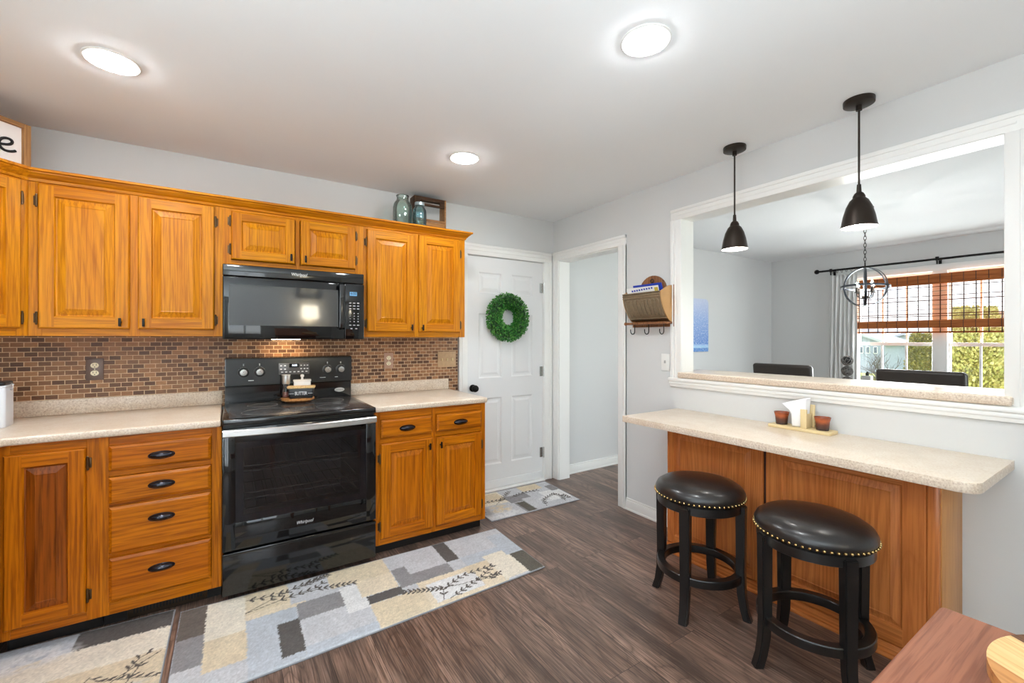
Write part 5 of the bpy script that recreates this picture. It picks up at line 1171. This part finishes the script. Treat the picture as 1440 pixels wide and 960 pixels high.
# ------------------------------------------------------------ outside the dining window
GZ = -1.5
mb = MB(); nx_, ny_ = 40, 40; vv = []
for i in range(nx_+1):
    row = []
    for j in range(ny_+1):
        x = 7.2+(170-7.2)*(i/nx_)**2; y = -90+180*j/ny_; d = max(0, x-45); row.append(mb.bm.verts.new((x, y, GZ+.000*d+3.2*(1-math.exp(-d/45))+.4*math.sin(y*.05+x*.03)*min(1, d/30))))
    vv.append(row)
for i in range(nx_):
    for j in range(ny_): mb.bm.faces.new((vv[i][j], vv[i+1][j], vv[i+1][j+1], vv[i][j+1]))
def ground_mat():
    m, t, p = nodes('lawn_and_fields'); tc = N(t, 'ShaderNodeTexCoord'); nz = N(t, 'ShaderNodeTexNoise', Scale=.08, Detail=4); L(t, tc.outputs['Object'], nz.inputs['Vector'])
    L(t, ramp(t, nz.outputs['Fac'], [(.4, lin(126, 158, 66)), (.55, lin(150, 176, 84)), (.62, lin(202, 190, 120))]), p.inputs['Base Color']); p.inputs['Roughness'].default_value = 1; return m
struct('ground', mb, ground_mat())
def at(px, X):   # ground position on the sight line of a photograph column at depth X (keeps the yard laid out as seen through the window)
    u = (px-720)/FPX; c_, s_ = math.cos(TH), math.sin(TH); return X/(u*c_+s_)*(c_-u*s_)
siding = plain('grey_siding', lin(150, 158, 172), .7); siding_w = plain('white_siding', lin(222, 224, 228), .7); shingle = plain('grey_shingle', lin(176, 178, 184), .8, bump=.4, bscale=8); shingle_b = plain('brown_shingle', lin(176, 140, 116), .8)
def house(label, X, y, w, d, eave, ridge, wm, rm, gable_front, wins, ws):
    h = thing('house', label, 'house', (X, y, GZ))
    obj('walls', MB().box(0, d, -w/2, w/2, -.3, eave), wm, h)
    mb = MB(); e = .35; r_ = ridge
    if gable_front: pr_ = [(-w/2-e, eave-.1), (0, r_), (w/2+e, eave-.1), (w/2+e, eave+.1), (0, r_+.22), (-w/2-e, eave+.1)]; M_ = Matrix(((0, 0, 1, -e), (1, 0, 0, 0), (0, 1, 0, 0), (0, 0, 0, 1))); mb.prism(pr_, 0, d+2*e, M=M_)
    else: pr_ = [(-e, eave-.1), (d/2, r_), (d+e, eave-.1), (d+e, eave+.1), (d/2, r_+.22), (-e, eave+.1)]; M_ = Matrix(((1, 0, 0, 0), (0, 0, 1, -w/2-e), (0, 1, 0, 0), (0, 0, 0, 1))); mb.prism(pr_, 0, w+2*e, M=M_)
    obj('roof', mb, rm, h)
    if gable_front: obj('gable', MB().prism([(-w/2, eave), (w/2, eave), (0, r_)], 0, .1, M=Matrix(((0, 0, 1, 0), (1, 0, 0, 0), (0, 1, 0, 0), (0, 0, 0, 1)))), wm, h)
    for (wy, wz) in wins:
        f = obj('window', MB().box(-.06, 0, wy-ws[0], wy+ws[0], wz-ws[1], wz+ws[1]), trim_m, h); obj('pane', MB().box(-.075, -.055, wy-ws[0]*.75, wy+ws[0]*.75, wz-ws[1]*.85, wz+ws[1]*.85), plain('dark_pane', lin(90, 100, 112), .15), f)
    return h
house('grey sided gabled house at the left of the window view', 44, 15.6, 5.0, 5, 2.4, 3.5, siding, shingle, True, [(-.95, 1.9), (-1.4, 1.9), (-1.9, 1.9), (-.3, 1.9)], (.13, .28))
house('white gabled house behind the bare tree outside', 50, 13.5, 3.4, 6, 2.45, 3.15, siding_w, shingle, True, [(.8, 1.7), (-.6, 1.7)], (.2, .3))
house('house with a brown roof behind the golden evergreen', 24, at(1424, 24), 3.0, 4, 2.5, 3.7, siding_w, shingle_b, False, [(.7, 1.4)], (.3, .4))
def leafy(label, X, y, rx, h, z0, mat, n, seed, taper, leaf=.10):
    t = thing('shrub', label, 'shrub', (X, y, GZ)); rnd = random.Random(seed); tb = MB()
    for i in range(n):
        q = rnd.random()**.8; a = rnd.random()*2*PI; rr = rx*(1-taper*q**2.2)*(1 if q > .08 else .7)*(.80+.24*rnd.random()); c0 = Vector((rr*math.cos(a), rr*math.sin(a), z0+h*q))
        dr_ = Vector((math.cos(a)*.6+rnd.uniform(-.5, .5), math.sin(a)*.6+rnd.uniform(-.5, .5), .7+rnd.uniform(-.3, .4))).normalized(); sd = dr_.cross(Vector((rnd.uniform(-1, 1), rnd.uniform(-1, 1), .3))).normalized(); l_ = leaf*rnd.uniform(.7, 1.3); w_ = l_*.33
        tb.face([c0, c0+dr_*l_*.5+sd*w_, c0+dr_*l_, c0+dr_*l_*.5-sd*w_])
    obj('foliage', tb, mat, t)
    mb = MB(); mb.lathe((0, 0, z0), [(0, 0), (rx*.72, .02), (rx*.78, h*.3), (rx*(1-taper*.3)*.75, h*.6), (rx*(1-taper)*.7, h*.95), (0, h*.97)], 20); obj('inner_mass', mb, plain('inner_evergreen', lin(158, 152, 88), .9), t)
    obj('trunk', MB().cyl((0, 0, -.2), (0, 0, z0+.2), .08, n=10), plain('grey_bark', lin(110, 100, 90), .9), t)
leafy('big golden evergreen shrub filling the right-hand dining window', 13, at(1368, 13), .70, 3.35, .1, arb_leaf, 16000, 2, .60, .075)
leafy('dull green brown bush left of the evergreen outside', 24, at(1296, 24), .55, 2.9, .1, bush_leaf, 5000, 3, .5, .10)
leafy('low yellowish bush beneath the bare tree outside', 27, at(1228, 27), .8, .8, .05, bush_leaf, 2500, 4, .6, .10)
bt = thing('bare_tree', 'small leafless tree in front of the white gabled house', 'tree', (19, at(1262, 19), GZ)); rnd = random.Random(9); mb = MB()
def branch(p, d, l, r, n):
    q = p+d*l; mid_ = p+d*l*.5+Vector((rnd.uniform(-.06, .06), rnd.uniform(-.06, .06), 0))*l; mb.tube([p, mid_, q], [r, r*.85, r*.65], 5)
    if n == 0: return
    for k in range(3 if n > 1 else 2):
        dd = (d+Vector((rnd.uniform(-.8, .8), rnd.uniform(-.8, .8), rnd.uniform(-.15, .5)))).normalized(); branch(q if k else mid_, dd, l*rnd.uniform(.6, .8), r*.6, n-1)
branch(Vector((0, 0, -.1)), Vector((.02, .1, 1)).normalized(), .95, .06, 5)
obj('branches', mb, plain('dark_bark', lin(92, 84, 78), .9), bt)
